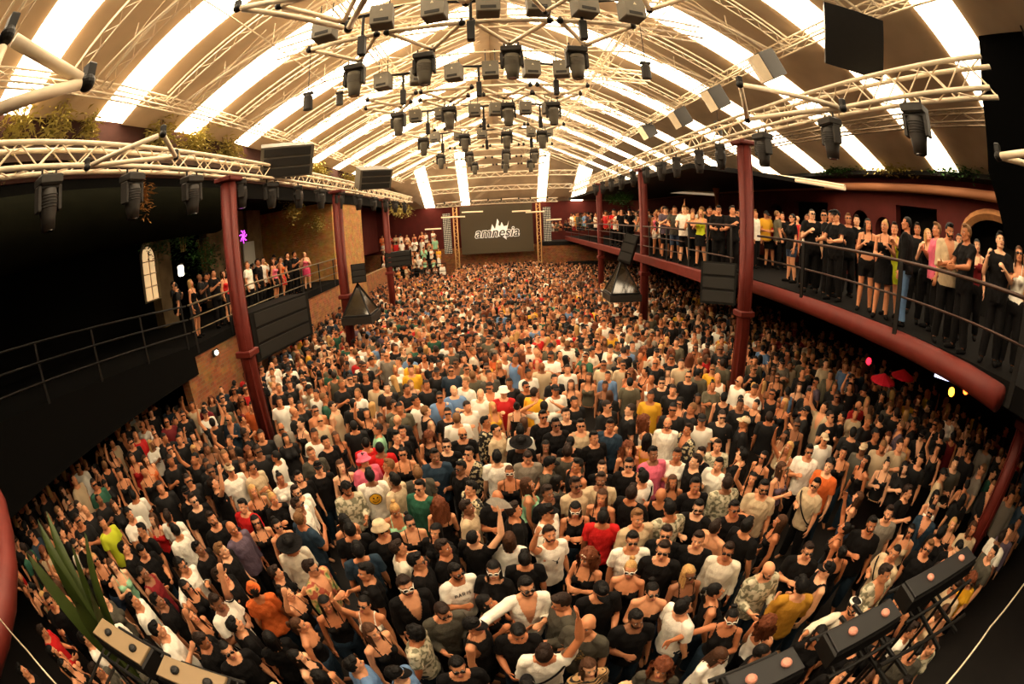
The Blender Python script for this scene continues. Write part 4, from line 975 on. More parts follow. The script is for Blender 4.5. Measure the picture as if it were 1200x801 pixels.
text('amnesia', 1.15, mat('screen_grey', (84, 74, 56)), t, (lg.x, -.04, lg.z-.02), (R(90), 0, 0), .012, sx=.97)
for x, lab in ((-3.25, 'bar side'), (3.1, 'balcony side')):
    box_truss('stage_post', 'upright tan lattice post beside the screen, %s' % lab, (x-.12, 33, 0), (x-.12, 33, 6.35), .28, .28, 24, .035, .014, m=mat('tan_steel', (208, 160, 104), .6), lat=Vector((1, 0, 0)))
box_truss('stage_truss', 'white box truss along the top of the screen', (-4.7, 33.4, 6.45), (4.7, 33.4, 6.45), .3, .3, 34, .03, .013)
for x, z0, z1, lab in ((-3.95, 2.75, 5.95, 'bar side'), (3.82, 3.0, 6.05, 'balcony side')):
    t = thing('led_column', 'tall panel of small white dots hanging beside the screen, %s' % lab, 'light panel', (x, 33.3, (z0+z1)/2), kind='thing')
    MB().box((0, 0, 0), (.62, .08, z1-z0)).build('panel', M_DARK, t); b = MB(); h = z1-z0
    for i in range(6):
        for j in range(28): b.ell((-.25+.1*i, -.05, -h/2+.06+(h-.12)*j/27), (.03, .015, .03), None, 6, 4)
    b.build('dot_pattern', mat('dot_white', (236, 224, 196), .5, emit=.3), t)
for px0, px1, py, yy, lab in ((517, 545, 254, 32.6, 'low beside the bar side post'), (541, 566, 248, 32.4, 'crossing the bar side post'), (600, 622, 247, 32.4, 'before the upper screen corner, balcony side'), (616, 638, 248, 32.6, 'crossing the balcony side post'), (498, 517, 268, 32.6, 'outermost on the bar side'), (640, 658, 257, 32.6, 'outermost on the balcony side')):
    p0, p1 = at(px0, py+.8, 'y', yy), at(px1, py-.3, 'y', yy); b = MB(); b.tube(p0, p1, .055, n=8); o = b.build('light_tube', mat('cream_tube', (236, 206, 164))); tag(o, 'white horizontal light tube hanging %s' % lab, 'light', kind='thing')
for x, lab in ((-3.3, 'bar side post'), (-1.3, 'screen top, bar side half'), (1.0, 'screen top, balcony side half'), (3.2, 'balcony side post')): tri_at(x, 32.6, 6.75, 1.3, 'far white triangle frame above the %s' % lab, None)
# end balcony on the right and steps on the left
struct(MB().box((7.6, 34.6, 3.15), (8.4, 3.0, .3)), 'floor_end_balcony', M_DARKWALL)
struct(MB().box((7.6, 33.25, 1.5), (8.4, .2, 3.0)), 'wall_end_low', M_BRICK)
st = MB()
for k in range(5): st.box((-6.2-.25*k, 30.6+.7*k, .3+.3*k), (5.2-.2*k, .72, .6+.6*k))
struct(st, 'floor_steps_left', M_DARKWALL)
railing([(-8.8, 29.8), (-3.8, 29.8)], 1.3, 'dark handrail before the stage steps full of people, bar side', [(-8.8, 29.8), (-6.3, 29.8), (-3.8, 29.8)], m=M_BLACK)
# ---- plants
def leaves(c, rx, ry, rz, n, L, seed, droop=.5, w=.18):
    g = random.Random(seed); b = MB()
    for i in range(n):
        p = Vector((c[0]+g.gauss(0, rx*.5), c[1]+g.gauss(0, ry*.5), c[2]+g.gauss(0, rz*.5))); a = g.uniform(0, 2*PI); l = L*g.uniform(.6, 1.2)
        d = Vector((math.cos(a), math.sin(a), g.uniform(-droop, .5))).normalized(); sd = d.cross(Vector((0, 0, 1))).normalized()*l*w; m = p+d*l*.5; e = p+d*l+Vector((0, 0, -.25*l))
        b.add([p, m+sd, e, m-sd], [(0, 1, 2), (0, 2, 3)])
    return b
def plant(name, label, c, rx, ry, rz, n, L, seed, m=M_LEAF, stem=True, cat='plant', w=.12):
    t = thing(name, label, cat, c, kind='thing'); leaves((0, 0, 0), rx, ry, rz, n, L, seed, w=w).build('foliage', m, t)
    if stem:
        g = random.Random(seed); b = MB()
        for i in range(6): x, y = g.gauss(0, rx*.3), g.gauss(0, ry*.3); b.path([(x*.4, y*.4, -rz), (x*.8, y*.8, 0), (x*1.3, y*1.3, rz*.9)], .012, 5)
        b.build('stem', mat('stem_brown', (120, 100, 56), .8), t)
for (y, z, ry, rz, lab) in ((2.9, 8.15, .5, .55, 'next to the camera'), (4.0, 8.15, .45, .65, 'second along, under the eave truss node'), (4.9, 8.1, .25, .4, 'small, between two big clumps'), (7.4, 8.2, .5, .55, 'before the third skylight'), (8.9, 8.2, .7, .6, 'largest in the middle of the ledge'), (10.6, 8.1, .5, .45, 'beside the tan loudspeaker'), (14.8, 8.1, .9, .5, 'after the tan loudspeaker'), (17.5, 8.0, .8, .45, 'before the far loudspeaker'), (22, 7.9, 1.2, .4, 'last along the ledge')):
    plant('bamboo_plant', 'yellow green bamboo clump on the planter ledge, %s' % lab, (-7.62, y, z), .28, ry, rz, int(420*ry/.5), .22, int(y*10))
for px, py, X, s, lab, m in ((212, 272, -9.4, 1.0, 'bright leafy climber above the lit arched window', M_LEAFD), (185, 282, -10.5, .9, 'dark climber hanging over the arched window', M_LEAFD), (240, 300, -10.5, 1.2, 'dark climber beside the tall bar side column', M_LEAFD), (345, 245, -8.6, .8, 'trailing plant behind the bar side lights', M_LEAF), (372, 262, -8.6, .6, 'small trailing plant by the stone wall', M_LEAF)):
    p = at(px, py, 'x', X); plant('climbing_plant', lab, p, .4, s*.7, s*.6, int(520*s), .16, px, m, w=.3)
for k in range(7):
    y = 2.6+k*2.6+(0 if k < 4 else 2*(k-3)); plant('ledge_plant', 'low green ledge plant over the dance balcony, %s' % ['next to the black drape', 'second along from the drape', 'third along from the drape', 'fourth along from the drape', 'before the canopy', 'above the canopy edge', 'last along'][k], (10.9, y, 7.12), .25, 1.0, .16, 420, .16, k+50, M_LEAFD if k % 2 else M_LEAF, False, w=.3)
plant('hanging_plant', 'hanging plant under the far end of the balcony side truss', (6.2, 21, 6.1), .5, 1.6, .35, 500, .2, 90, M_LEAFD, False)
plant('hanging_plant', 'hanging plants under the far end of the bar side truss', (-5.9, 26, 6.2), .5, 2.2, .35, 500, .2, 91, M_LEAF, False)
plant('dry_vine', 'dry brown vine hanging from the bar side truss before the duct', (-5.25, yat(173, 215, -5.2), 6.2), .06, .10, .35, 120, .12, 92, mat('dry_leaf', (150, 104, 50), .8), False)
# broad leafed plant at the bottom, bar side
bc = T(70, 690, 4.4); t = thing('banana_plant', 'broad leafed green plant in the dark corner before the bar terrace bend', 'plant', (bc.x, bc.y, 0), kind='thing')
for i, (px, py, dd) in enumerate(((45, 610, 4.9), (60, 650, 4.4), (85, 640, 4.5), (100, 625, 4.6), (30, 645, 4.5), (104, 690, 4.1), (85, 700, 4.0), (55, 600, 5.1))):
    e = T(px, py, dd)-Vector((bc.x, bc.y, 0)); s0 = Vector((0, 0, 1.5)); m1 = s0.lerp(e, .5)+Vector((0, 0, .35)); b = MB(); v = []; N = 9
    sd = (e-s0).cross(Vector((0, 0, 1))).normalized()
    for j in range(N+1):
        u = j/N; p = s0*(1-u)**2+m1*2*u*(1-u)+e*u*u; w = .085*math.sin(PI*min(1, u*.92+.08))**.7+.004; v += [p-sd*w+Vector((0, 0, -.03)), p+Vector((0, 0, .02)), p+sd*w+Vector((0, 0, -.03))]
    f = [q for j in range(N) for q in ((3*j, 3*j+1, 3*j+4, 3*j+3), (3*j+1, 3*j+2, 3*j+5, 3*j+4))]
    b.add(v, f); b.build('leaf', mat('banana_leaf', (58, 70, 26), .45, noise=.3, scale=3), t, True)
b = MB(); b.path([(0, 0, 0), (.03, 0, .8), (0, 0, 1.6)], [.10, .08, .05], 10); b.build('stem', M_LEAFD, t, True)
# ---- gear at the camera's own gantry
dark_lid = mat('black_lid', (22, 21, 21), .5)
def bar_light(a, c, z, label, top, k=2):
    p0, p1 = at(*a, 'z', z), at(*c, 'z', z); d = p1-p0; L = d.length; t = thing('light_bar', label, 'light bar', (p0+p1)/2, math.atan2(d.y, d.x), None, 'thing')
    MB().box((0, 0, -.09), (L, .17, .14), bev=.015).build('housing', M_BLACK, t); MB().box((0, 0, -.012), (L*.97, .15, .02), bev=.004).build('lid', top, t)
    for i in range(k):
        x = L*(-.22+.5*i); b = MB(); b.lathe([(.030, 0), (.030, .008), (.024, .016), (.010, .022)], (x, 0, 0), 12); b.build('knob', mat('copper_knob', (190, 128, 108), .4, metal=.2) if top is dark_lid else M_BLACK, t)
    b = MB(); b.tube((-L/2, -.14, -.16), (L/2, -.14, -.16), .014); b.tube((-L/2, .14, -.16), (L/2, .14, -.16), .014)
    for x in (-L*.4, 0, L*.4): b.tube((x, -.14, -.16), (x, .14, -.16), .01); b.tube((x, -.14, -.16), (x*1.05, -.16, -1.0), .014)
    b.build('rail', M_BLACK, t)
lit_lid = mat('lid_painted_lit', (128, 106, 76), .5)  # tan puts the light falling on these lids into their colour
bar_light((113, 731), (170, 768), 3.3, 'light bar painted lit on top with two black knobs beside the broad leafed plant', lit_lid)
bar_light((186, 777), (262, 806), 3.3, 'light bar painted lit on top cut by the lower edge', lit_lid)
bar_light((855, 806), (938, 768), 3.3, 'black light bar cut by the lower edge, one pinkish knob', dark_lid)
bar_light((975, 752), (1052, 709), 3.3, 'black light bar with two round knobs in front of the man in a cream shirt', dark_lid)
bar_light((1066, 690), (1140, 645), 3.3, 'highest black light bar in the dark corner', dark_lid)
for pts, z, lab in (([(-12, 708), (0, 725), (33, 763), (70, 806)], 4.1, 'thin pale cable rail crossing the lower corner by the bar side'), ([(1215, 668), (1200, 684), (1160, 735), (1105, 806)], 4.1, 'thin pale cable rail crossing the lower corner under the balcony')):
    b = MB(); b.path([at(*p, 'z', z) for p in pts], .0045, 8); tag(b.build('cable_rail', M_CHROME, None, True), lab, 'rail', kind='thing')
b = MB(); b.path([at(*p, 'z', 3.75) for p in ((-14, 560), (0, 590), (7, 625), (10, 665), (7, 705), (-2, 745), (-14, 780))], .085, 12); tag(b.build('gantry_beam', M_RED, None, True), 'curved red steel beam cut by the picture edge beside the broad leafed plant', 'beam', kind='thing')
b = MB()
for a, c in (((1000, 708), (1062, 790)), ((985, 722), (1040, 800)), ((1068, 700), (1100, 760)), ((1085, 690), (1120, 740)), ((1030, 780), (1130, 720))): b.tube(at(*a, 'z', 3.1), at(*c, 'z', 2.9), .016)
tag(b.build('black_scaffold', M_BLACK), 'black tube scaffold behind the light bars in the dark lower corner', 'scaffold', kind='thing')
b = MB()
for a, c in (((125, 801), (140, 770)), ((105, 801), (122, 760)), ((150, 801), (130, 775))): b.tube(at(*a, 'z', 3.1), at(*c, 'z', 2.6), .012)
tag(b.build('black_scaffold', M_BLACK), 'black tube scaffold below the tan topped light bars', 'scaffold', kind='thing')
# small lamps and a screen under the balcony
for px, py, c, e, r, lab in ((1057, 413, (255, 130, 30), 6, .05, 'tiny orange lamp under the middle of the balcony beam'), (1115, 459, (255, 160, 40), 6, .07, 'amber lamp under the balcony beside the small screen'), (1132, 457, (255, 90, 30), 6, .07, 'red orange lamp under the near end of the balcony beam'), (1018, 423, (230, 30, 50), 3, .06, 'small red lamp over the shaded crowd')):
    p = at(px, py, 'z', 2.75); t = thing('bar_lamp', lab, 'lamp', p, kind='thing'); MB().ell((0, 0, 0), (r, r, r*1.2)).build('bulb', mat('bulb_%d' % px, c, .4, emit=e), t); MB().tube((0, 0, r), (0, 0, .6), .008).build('cable', M_BLACK, t)
p = at(1106, 434, 'z', 2.85); t = thing('small_monitor', 'small glowing pale blue monitor under the near end of the balcony', 'screen', p, R(-50), kind='thing'); t.rotation_euler = (0, 0, math.atan2(-p.x, p.y)); MB().box((0, 0, 0), (.40, .02, .34), bev=.008).build('display', mat('monitor_blue', (214, 222, 255), .4, emit=2.5), t); MB().box((0, .03, 0), (.44, .04, .38), bev=.01).build('housing', M_BLACK, t)
for px, py, lab in ((1035, 445, 'upper'), (1058, 440, 'lower')):
    p = at(px, py, 'z', 2.3); t = thing('bar_parasol', 'small red bar parasol %s in the shade under the balcony' % ('next to the crowd' if lab == 'upper' else 'behind the first one'), 'parasol', p, kind='thing'); MB().lathe([(.02, .14), (.3, .0), (.32, -.03), (.3, -.03)][::-1], n=10).build('canopy', mat('hot_red_cloth', (200, 24, 44), .8, emit=.0), t); MB().tube((0, 0, .12), (0, 0, -2.2), .012).build('pole', M_BLACK, t)
# ================================================================ THE CROWD
CROPS = dict(A1=(0, 640, 4.975), A2=(220, 640, 4.975), A3=(440, 640, 4.975), A4=(660, 640, 4.975), A5=(880, 640, 4.975), A6=(1000, 520, 6), A7=(40, 520, 6), A8=(220, 520, 6),
             B1=(400, 520, 6), B2=(600, 520, 6), B3=(800, 520, 6), B4=(100, 420, 6), B5=(280, 420, 6), B6=(460, 420, 6), B7=(640, 420, 6), B8=(820, 420, 6))
# head position in the crop, sex, hair, top colour+cut, facing (0 towards the camera, 90 towards image right), pose, extras
CAT = {
'A1': '835,150 m s Dk 45 d|660,100 f l Ac 0 h|780,310 m k We 60 d|915,310 m k Ke 60 d|1085,215 f L Kk 30 d s|1075,105 m c Wl 30 a s|1140,25 m k Ke 45 d|915,480 m k We 60 h|1160,540 m b Ke 45 p|1150,400 f l Kc 45 r|430,360 f l Dk 40 h|490,530 m k We 60 h|240,500 m b Re 50 p|600,310 f b ge 60 d|300,600 f L Rc 50 h|130,720 m k Ke 60 d|380,690 f L Kc 40 d|560,720 m b ge 40 h',
'A2': '35,30 m k Ke 45 d|210,175 m b Ke 60 r|375,240 f k Oe 175 d T|190,360 m b We 30 H|310,440 m k Ke 95 d|225,600 m s Ke 0 d s|400,500 f L Ke 180 d|510,160 f b Ke 60 h|720,120 m b Fo 45 h s|590,270 f u Kc 45 r|790,350 f L Kc 0 d|660,450 f O KS 60 d|1010,140 m k Ke -90 h|1030,275 f u Wc -30 r s|1090,290 f R Oe 175 d|1140,500 f l Kc 30 d|925,690 m k Be 90 d|640,640 f L Kc 60 d|770,720 f L Kc -150 d|1000,60 m C Ne 180 d',
'A3': '160,15 m b wl 90 d|300,40 m k Ke 70 d s|400,10 m b Ke 60 d|445,95 m k We 20 h sd#paris|180,220 m z Ko 10 d wd|405,370 m b gl 10 p sd|660,175 f L Ke -20 h w|655,290 f L Kc 60 e|900,240 m k Wo 10 a sd|825,25 m k Ke 180 d|590,430 m C Kk 60 d|800,480 m k Ke 0 p|970,620 m b Wl 180 r S|900,790 m C Ke 180 d|480,700 m k Ke 0 d s|150,500 m c qe -120 d|35,510 f l Kc 60 e|130,740 m C Be 60 d|1110,340 m b gl -70 p',
'A4': '145,60 f R Kc -30 H h|215,240 m C Ke 20 p|105,440 m x ge -20 d#gold|430,85 f U KS 0 d w|675,115 f B Kc 30 h s|950,20 m b wl 0 d s|520,260 f u KS 10 h s|705,340 m k We 140 d|425,420 m k Ke 20 h d|890,260 f o Kk 110 d|970,400 f u Kk 10 a w|190,710 f l sl 30 d|560,720 f R ge 5 d|630,15 m b Ke 0 d s|330,780 m x Ke 160 d',
'A5': '100,120 m x ql 40 p d|110,440 f R Wc 150 d|300,230 m C yl -150 p|440,130 m C Kk -60 d|335,20 m b Ke 10 h s|530,20 f u Kc -150 d|840,30 m s Te -30 h S|600,350 m k wo 30 a sdh|400,520 f L Ke 30 d|75,620 m s Ke 90 d d|1035,5 m n Ke 0 d s|1130,370 f l Tc 45 p|770,600 f L Ke 0 p|560,740 m k Ke 20 d|700,720 f l Kc 20 p|940,500 f b We 90 d|1060,580 f O qe 60 d|900,760 m k Ke 0 d|620,560 m k Ke -20 d|960,620 m k ge 20 p',
'A6': '80,110 f L KS -40 d|240,140 f u Kc 0 h|215,10 m n Tl 0 p|330,0 m b Tl 30 h|590,40 f L Kk 0 r|825,60 m C Ke -20 d|385,330 m b Ke 60 h|580,370 f L Wc 30 h|770,380 f L Ke -160 d|130,560 m k Ke 10 h d|840,590 f l Te 20 h|720,690 m k Ke 20 p|1070,490 f L Tk 20 h s|1160,560 f u Kc 10 d|30,370 f l Kc -90 d|940,480 m k Rk 90 h|985,200 f k Ee 90 d|350,160 f L Ke 20 h|470,110 m k Ke -10 d|1120,330 f l Rc 40 h|650,640 m k Ke 150 d|1060,110 m k Ke 30 d|720,130 m k ge 20 d',
'A7': '665,490 m c We 20 h|750,600 m k Ke -60 d|690,350 m k We 180 d|885,300 m b Ke 0 d d|955,110 m b Ke 0 h|940,500 m b We 150 d|985,600 m k We -150 d|550,70 f L Kc 30 r|690,100 f l Rc 10 d|785,110 f l Oc 30 d|600,210 f b Kc 0 d|420,280 m b Ee 10 d s|440,400 m s Ke 20 h|320,90 f L Ke 20 d|310,430 f b Kc 30 h|380,450 m x Ke 30 d|560,430 f l Ke 40 d|480,550 m b Le 20 d|1080,250 m b Ke 10 d s|1080,350 m C Ke 10 d|1150,110 m k Ke -40 r#smile|950,30 m b Ke 10 d s|770,190 f b Kc 10 d|100,510 f l Ke 30 d|60,450 m b Qe 30 d|1130,40 f B Kc 20 h|150,110 m b Te 20 d|280,250 m s Te 40 d|200,330 f l Tc 30 h|620,740 m k Ke 60 h',
'A8': '185,170 m b Ke 0 d s|285,170 m t We 20 d s|395,150 m b Te 30 h s|440,60 m b Ke 10 d s|460,330 f B Kc 10 d|600,380 f U Kl 10 h|650,240 f u We 10 d|770,320 m b We 30 d sd|800,230 m k Ke 20 d d|775,420 m b We 60 d s|790,510 m n Ne 120 h|870,60 m n ge 10 d|990,160 m C Ke 0 d|1110,300 m c ql 10 p d|205,530 m b Ke 20 d d|290,570 m x Ql 30 d|475,550 f L Kc 0 d s|610,570 f u Oc 10 d s|710,690 m H wo 180 d|1100,540 f L Kc -160 h|190,260 m b Ke 90 r f|390,440 m k Re -40 d|20,250 m b Ke 60 d|600,80 m k We -120 d|310,90 m n Ke 0 d|320,30 f l Kc -10 h|130,30 f b Kc 10 d|1110,140 f l Kc 10 d|30,380 m b Ke 20 d s|30,740 m k Ke 30 d|240,740 m n Ke 60 d',
'B1': '120,90 m V Pe 20 d|220,20 m s Re 180 d|240,200 m k We 180 d#smileback|345,240 m k Te -130 d|315,150 m n Te -90 d|400,75 f u Kc 0 d s|540,190 m n ge 180 d|650,80 m k Ne 0 h|740,5 m b Ke 0 d s|835,160 m k Ke -60 h s|895,60 m k po -30 d s|560,310 m k El -30 d s|680,420 f R Kc 175 p|375,450 f U Ac 0 p|480,550 f u Kc 0 h s|225,600 m T Kl 20 d s|905,430 m b Te 70 d|1080,380 m x Ke 0 h d|1100,90 m C We 180 d|1175,190 f O Kc 0 d w|950,650 m s Ke 150 r f#redfan|690,670 f L Ke -30 d|905,310 m k pl -60 d|110,580 m k Ke 180 d|1180,650 f l We 170 d',
'B2': '130,70 m b Ge 0 p|280,150 m C gl 90 p|480,130 m k Kk -50 d|660,170 f b Ke 0 d|740,140 m k Ke 0 d s|820,30 f R Kc 20 d|1040,60 m k Pl 30 d|910,220 m k We -130 d S|320,240 f L gl 90 p|150,280 f l Ac 90 d|290,350 m b Ke 40 d|400,270 m b Te 30 d s|605,280 m b Te 0 d d|465,430 f L Kk 10 H w|625,480 m k Re 180 d|790,330 m b Ke 150 h|245,440 m C We 60 h|270,620 m z We 30 r Nd|60,500 m b Ke 100 d|610,370 f l Kc -10 d|880,560 m n Tl 30 d|1025,370 m x Kk 180 d|1130,430 m k ql -150 p|870,670 m k We 10 d s|1135,690 m b Ke 0 d s|1160,280 f l Kc 20 d|1190,90 f b We -10 h|260,20 f L Kc 0 d|400,20 m b ge 180 d',
'B3': '15,110 f u Kc 0 d s|110,80 m b Ke -60 d|200,130 m k Wl -30 h|310,260 m b ql -150 d|400,70 m k Ke -110 d|565,90 f L Kc -30 d s|490,250 f L Kc 0 r|570,300 m k Te 0 h sd|700,170 f l Qc 60 h s|880,40 m k We 0 h s|1030,150 m c Oe -20 d|935,280 m k Te -30 h sS|80,450 m k Kl -10 h sd|60,270 m k Ke 20 d|345,480 m k Ke 30 d s|265,560 m b nn 150 d|440,550 m k Ke 150 d|680,540 f l Kc -80 d|1130,590 f u Kc -90 r|1130,60 f k Kc 10 d|240,10 m b qe 10 d|60,660 m b Ke 0 d|750,30 f B qc -20 r',
'B4': '305,390 m k We 20 d|570,440 m s De 0 d s|425,440 f l Dc 20 h|670,250 m b Ee 10 d s|685,395 m b Ke 0 d s|590,550 m b Ke 20 h|580,640 m b Ke 20 d s|580,720 m s Kl 10 d d|320,590 m b Ke 20 d s|185,590 m b Te 40 d|750,330 m b Te 10 r|840,210 f b We 10 d|920,200 m b Ke 0 d|960,270 m b Ke 10 d s|885,290 f R ge 0 d|840,130 m c Ke -30 d|1055,110 m b Ke 0 d|1105,120 m b Re 0 d s|1125,210 m b Re 0 d s|1020,120 m k We -60 d|840,610 f L KS 0 h s|740,560 f L Kc 20 r|890,440 m k Ke 180 R|1090,530 m b Ke 90 h|970,350 m b pe 10 d|840,380 m C We 20 d|1040,580 m b Ke -30 r|1150,660 f R Kc 10 d|1000,760 m T Te 30 d s|860,740 m b Ke 10 d|1170,330 m b Oe -20 d|540,270 f L Te 20 d|625,190 m s Ke 10 d|690,200 f b We 10 d|345,300 f l Ee 10 d|180,670 f u Kc 30 r|330,690 f l Rk 10 d|460,380 m b Ke 20 d|460,600 f B We 20 h|1100,740 f l Kc -20 h|640,560 m b Ke 0 d',
'B5': '285,300 m b We 0 d d|270,370 f b Ke -20 d|300,190 m n Ke 0 d|350,190 m b Ke 10 d|445,175 f b Wc 0 d s|230,90 m b We -20 d|350,60 m b We 180 d|240,190 f U Kc 60 d|570,160 f L Kc 30 d|540,245 m b We -40 d|660,330 m b Tk 60 d s|540,360 m b nn 10 d s|570,430 m x Tk 0 d s|430,450 f k Kc -60 d|830,240 m n We -30 d|800,310 m k Ke 180 d|890,130 m n Ke 0 d|960,180 m n Te -30 d|720,175 m n Ke 20 h|780,140 m b Ke 0 d s|1095,340 m b ql 30 d s|1040,200 m b Ke 0 d|1180,210 m b Ke 20 h|1000,410 f b Kc 10 d|145,540 m b Ke 0 d d|80,370 m b Ke -40 p|130,420 m k We -30 d|330,560 f L Ke 10 d|570,530 m b We 0 d|760,480 m k Ke 180 d|600,570 m k Ke 30 d|970,490 m b Ae -90 d|915,600 m s Re 180 d|1090,530 m k Ke 30 d|1120,450 m x Ke 180 d|280,660 m k We -160 d|80,670 m b Te 0 d s|10,540 m b Ke -10 d|360,290 f b Ke 10 d|430,330 f b Ke 10 d|880,50 m b Ke 0 d s|1100,80 f U We 10 d|700,540 f l Kc 20 d|920,390 f L Kc 10 r',
'B6': '130,75 m b Ye 0 d|130,180 f n Kc 20 d|415,80 m b Ne 0 d s|515,70 m k Te 20 d s|660,60 m b Tk 0 d s|750,40 f B Kc 10 d|310,90 m C Ke 0 d|240,180 m b Ke 20 d|430,220 m x Be 0 e|500,170 m n We -40 d|345,260 m k Bo 0 d s|615,245 m x We -30 h|770,240 m W Re 0 h|525,330 m b We 20 h|370,380 m k Ke 0 d s|450,410 m n We 180 d|255,360 m n Kk 110 d|165,290 m k We 60 d|720,330 f B Yc 30 d|670,450 m k pl 60 d|765,490 m s Te 60 d s|850,500 m k We 180 d|490,520 m x Ke 0 h sd|385,590 m b Ke 0 d s|255,540 f R Kk 0 p|830,170 m k Ke 0 d|930,190 m k Ke 30 d s|1000,230 m b Ye 150 d|955,100 m k We 20 h|1065,330 m k We 180 k|1080,410 m k Ke 20 d s|1150,440 m k Ke 20 d s|920,440 f l Tc -160 d|870,330 f u Kc 180 d|1130,560 f L Kc 0 d|680,110 m b ge 20 d|1050,50 m x Te 180 d|40,510 m k Ke 10 d|20,340 m k qe 10 d|40,450 m s Ke 30 d|930,600 m H Ke 180 d',
'B7': '150,70 m b We 10 d|60,140 m k Ke 20 d|175,180 f l Kc 0 d|265,60 f l Kc 20 d|405,40 m b Te 0 d s|540,40 m b Te 10 d s|415,190 f b Kc 0 d|590,160 m C pe 180 d|445,250 f l Ke 180 d|740,140 f u Wc 0 d|825,170 m k Ke 0 d s|880,210 m b Ke 0 d d|1000,120 m s Ke 0 d s|735,260 m b Ye 0 d|1170,190 f u qe 0 h|600,360 m b Ke -70 d|430,330 m b Ke 40 h s|370,350 m k Ke 90 d|440,470 m k Ne -20 h|690,430 f R Wc 90 d|870,440 m x Wl 0 d d|905,360 m k Ke 0 d s|1000,350 m n Ke -60 d|985,490 m b po -50 d|1095,430 m C We 0 d d|710,560 f L Yc 175 d|235,460 m k Tk 10 d s|285,560 m k Ke 30 d|60,430 m b Ke 10 d s|130,400 m b Ke 20 d|1060,680 m b Ke -30 d|180,610 f o Ke 180 d|200,300 m k Ke 30 d|1170,70 m n Ye 0 d s|950,30 m b Te 10 d|300,130 f l qc -20 d',
'B8': '380,190 f U Kc 170 d|390,10 m b po 0 d|520,80 f l Kc 0 d s|545,130 f l Kc 10 d s|530,260 m b Kk 0 r s|570,300 f B Kc -40 d|390,320 f k Kk -40 d|725,100 m s Kl 10 d|920,110 m b po 0 d|770,240 m k Ko 0 h d|965,260 m b Ke 0 h s|870,340 m b To -30 r|1060,200 m k Ke 30 r|890,30 m k Te 20 d|155,400 m b Ke 0 h s|310,440 m t Ke -80 d|150,570 m b po 0 h s|490,400 m b Ke 180 d|600,540 f L Tc -40 d|880,560 m t We 30 d s|1000,630 m k Ke 150 d|1000,400 m k Ke -80 d|1095,390 f u Te 10 d|1080,510 m k Ke 180 d|270,310 m k Ke 10 d|290,290 f k Kc 20 d|190,270 m k Kk 180 d|680,460 f b Kc 0 h s|260,650 m k Ke 170 d|1170,120 f L Rc 20 d|1180,300 f B Kc 10 d|700,200 f l Kc 10 d|1150,640 m t ge -20 d',
}
KIND = dict(e='tee', l='long', o='open', k='tank', c='cami', S='strapless', x='crop', n=None)
KNAME = dict(tee='t-shirt', long='shirt', open='open shirt', tank='tank top', cami='strappy top', strapless='strapless top', crop='crop top')
CNAME = dict(K='black', W='white', w='cream', G='grey', g='olive grey', Y='yellow', y='mustard', O='orange', R='red', P='pink', B='light blue', N='navy', E='dark green', T='beige', A='pale green', D='dark red', L='lime green', Q='purple grey', J='denim', M='magenta', V='purple', p='dark patterned', q='pale patterned', s='striped', F='floral', n='nude coloured')
HNAME = dict(k='short black hair', b='short brown hair', n='short fair hair', s='shaved head', x='bald head', c='curly dark hair', z='swept brown hair', L='long dark hair', l='long brown hair', B='long blonde hair', R='big auburn curls', D='big dark curls', u='dark hair in a bun', U='blonde hair in a bun', o='black ponytail', O='brown ponytail', q='brown bob', C='black cap', W='white bucket hat', V='pink bucket hat', H='wide black hat', T='tan trilby', t='tan cap')
PNAME = dict(d='', h='hand at the chest', H='both hands at the chest', p='hands held low in front', r='one arm raised', R='both arms raised', a='arm stretched out', k='hands on the head', f='leaning forward', c='arms folded in', e='drinking', b='arm up')
CLOTH['n'] = (196, 140, 104)
prnd = random.Random(11)
people = []
for cr, txt in CAT.items():
    ox, oy, sc_ = CROPS[cr]
    for it in txt.split('|'):
        a = it.split(); ex = a[6] if len(a) > 6 else ''; note = ''
        if '#' in a[-1]:
            note = a[-1].split('#')[1]; ex = a[6].split('#')[0] if len(a) > 6 else ''; a[5] = a[5].split('#')[0]
        px, py = (float(v) for v in a[0].split(',')); px, py = ox+px/sc_, oy+py/sc_
        sx = a[1]; scl = prnd.uniform(.93, 1.01); hz_ = (1.545+.12 if sx == 'm' else (1.545*.938+.11))*scl
        d = ray(px, py)
        if d.z > -.12: continue
        p = at(px, py, 'z', hz_)
        sk = prnd.choice([0, 0, 1, 1, 1, 2, 2, 3, 4]) if note != 'dark' else 5
        people.append(dict(px=px, py=py, x=p.x, y=p.y, sex=sx, hair=a[2], top=a[3][0], kind=KIND[a[3][1]], dir=float(a[4]), pose=a[5], acc=ex, note=note, skin=sk, scale=scl, src=0))
# no two people in one spot: keep the first noted, ease the others apart
kept = []
for p in people:
    if all(math.hypot(p['x']-q['x'], p['y']-q['y']) > .16 for q in kept): kept.append(p)
people = kept
for it in range(30):
    for i, p in enumerate(people):
        for q in people[i+1:]:
            dx, dy = q['x']-p['x'], q['y']-p['y']; d = math.hypot(dx, dy)
            if d < .40:
                k = (.40-d)*.5/max(d, .01)*.5; p['x'] -= dx*k; p['y'] -= dy*k; q['x'] += dx*k; q['y'] += dy*k
COLS = [(-5.2, 7.14, .3), (-5.2, 13.4, .3), (-5.2, 19.63, .3), (5.3, 8.2, .32), (5.3, 14.99, .3), (5.3, 21.93, .3), (7.15, 1.33, .3)]
def allowed(x, y):
    if y > 35.4 or x > 11.0: return False
    if y > 29.5 and x < -3.4: return False
    if x < -7.75 and y > 8.0 or x < -10.2: return False
    return all(math.hypot(x-a, y-b) > r+.2 for a, b, r in COLS)
people = [p for p in people if allowed(p['x'], p['y'])]
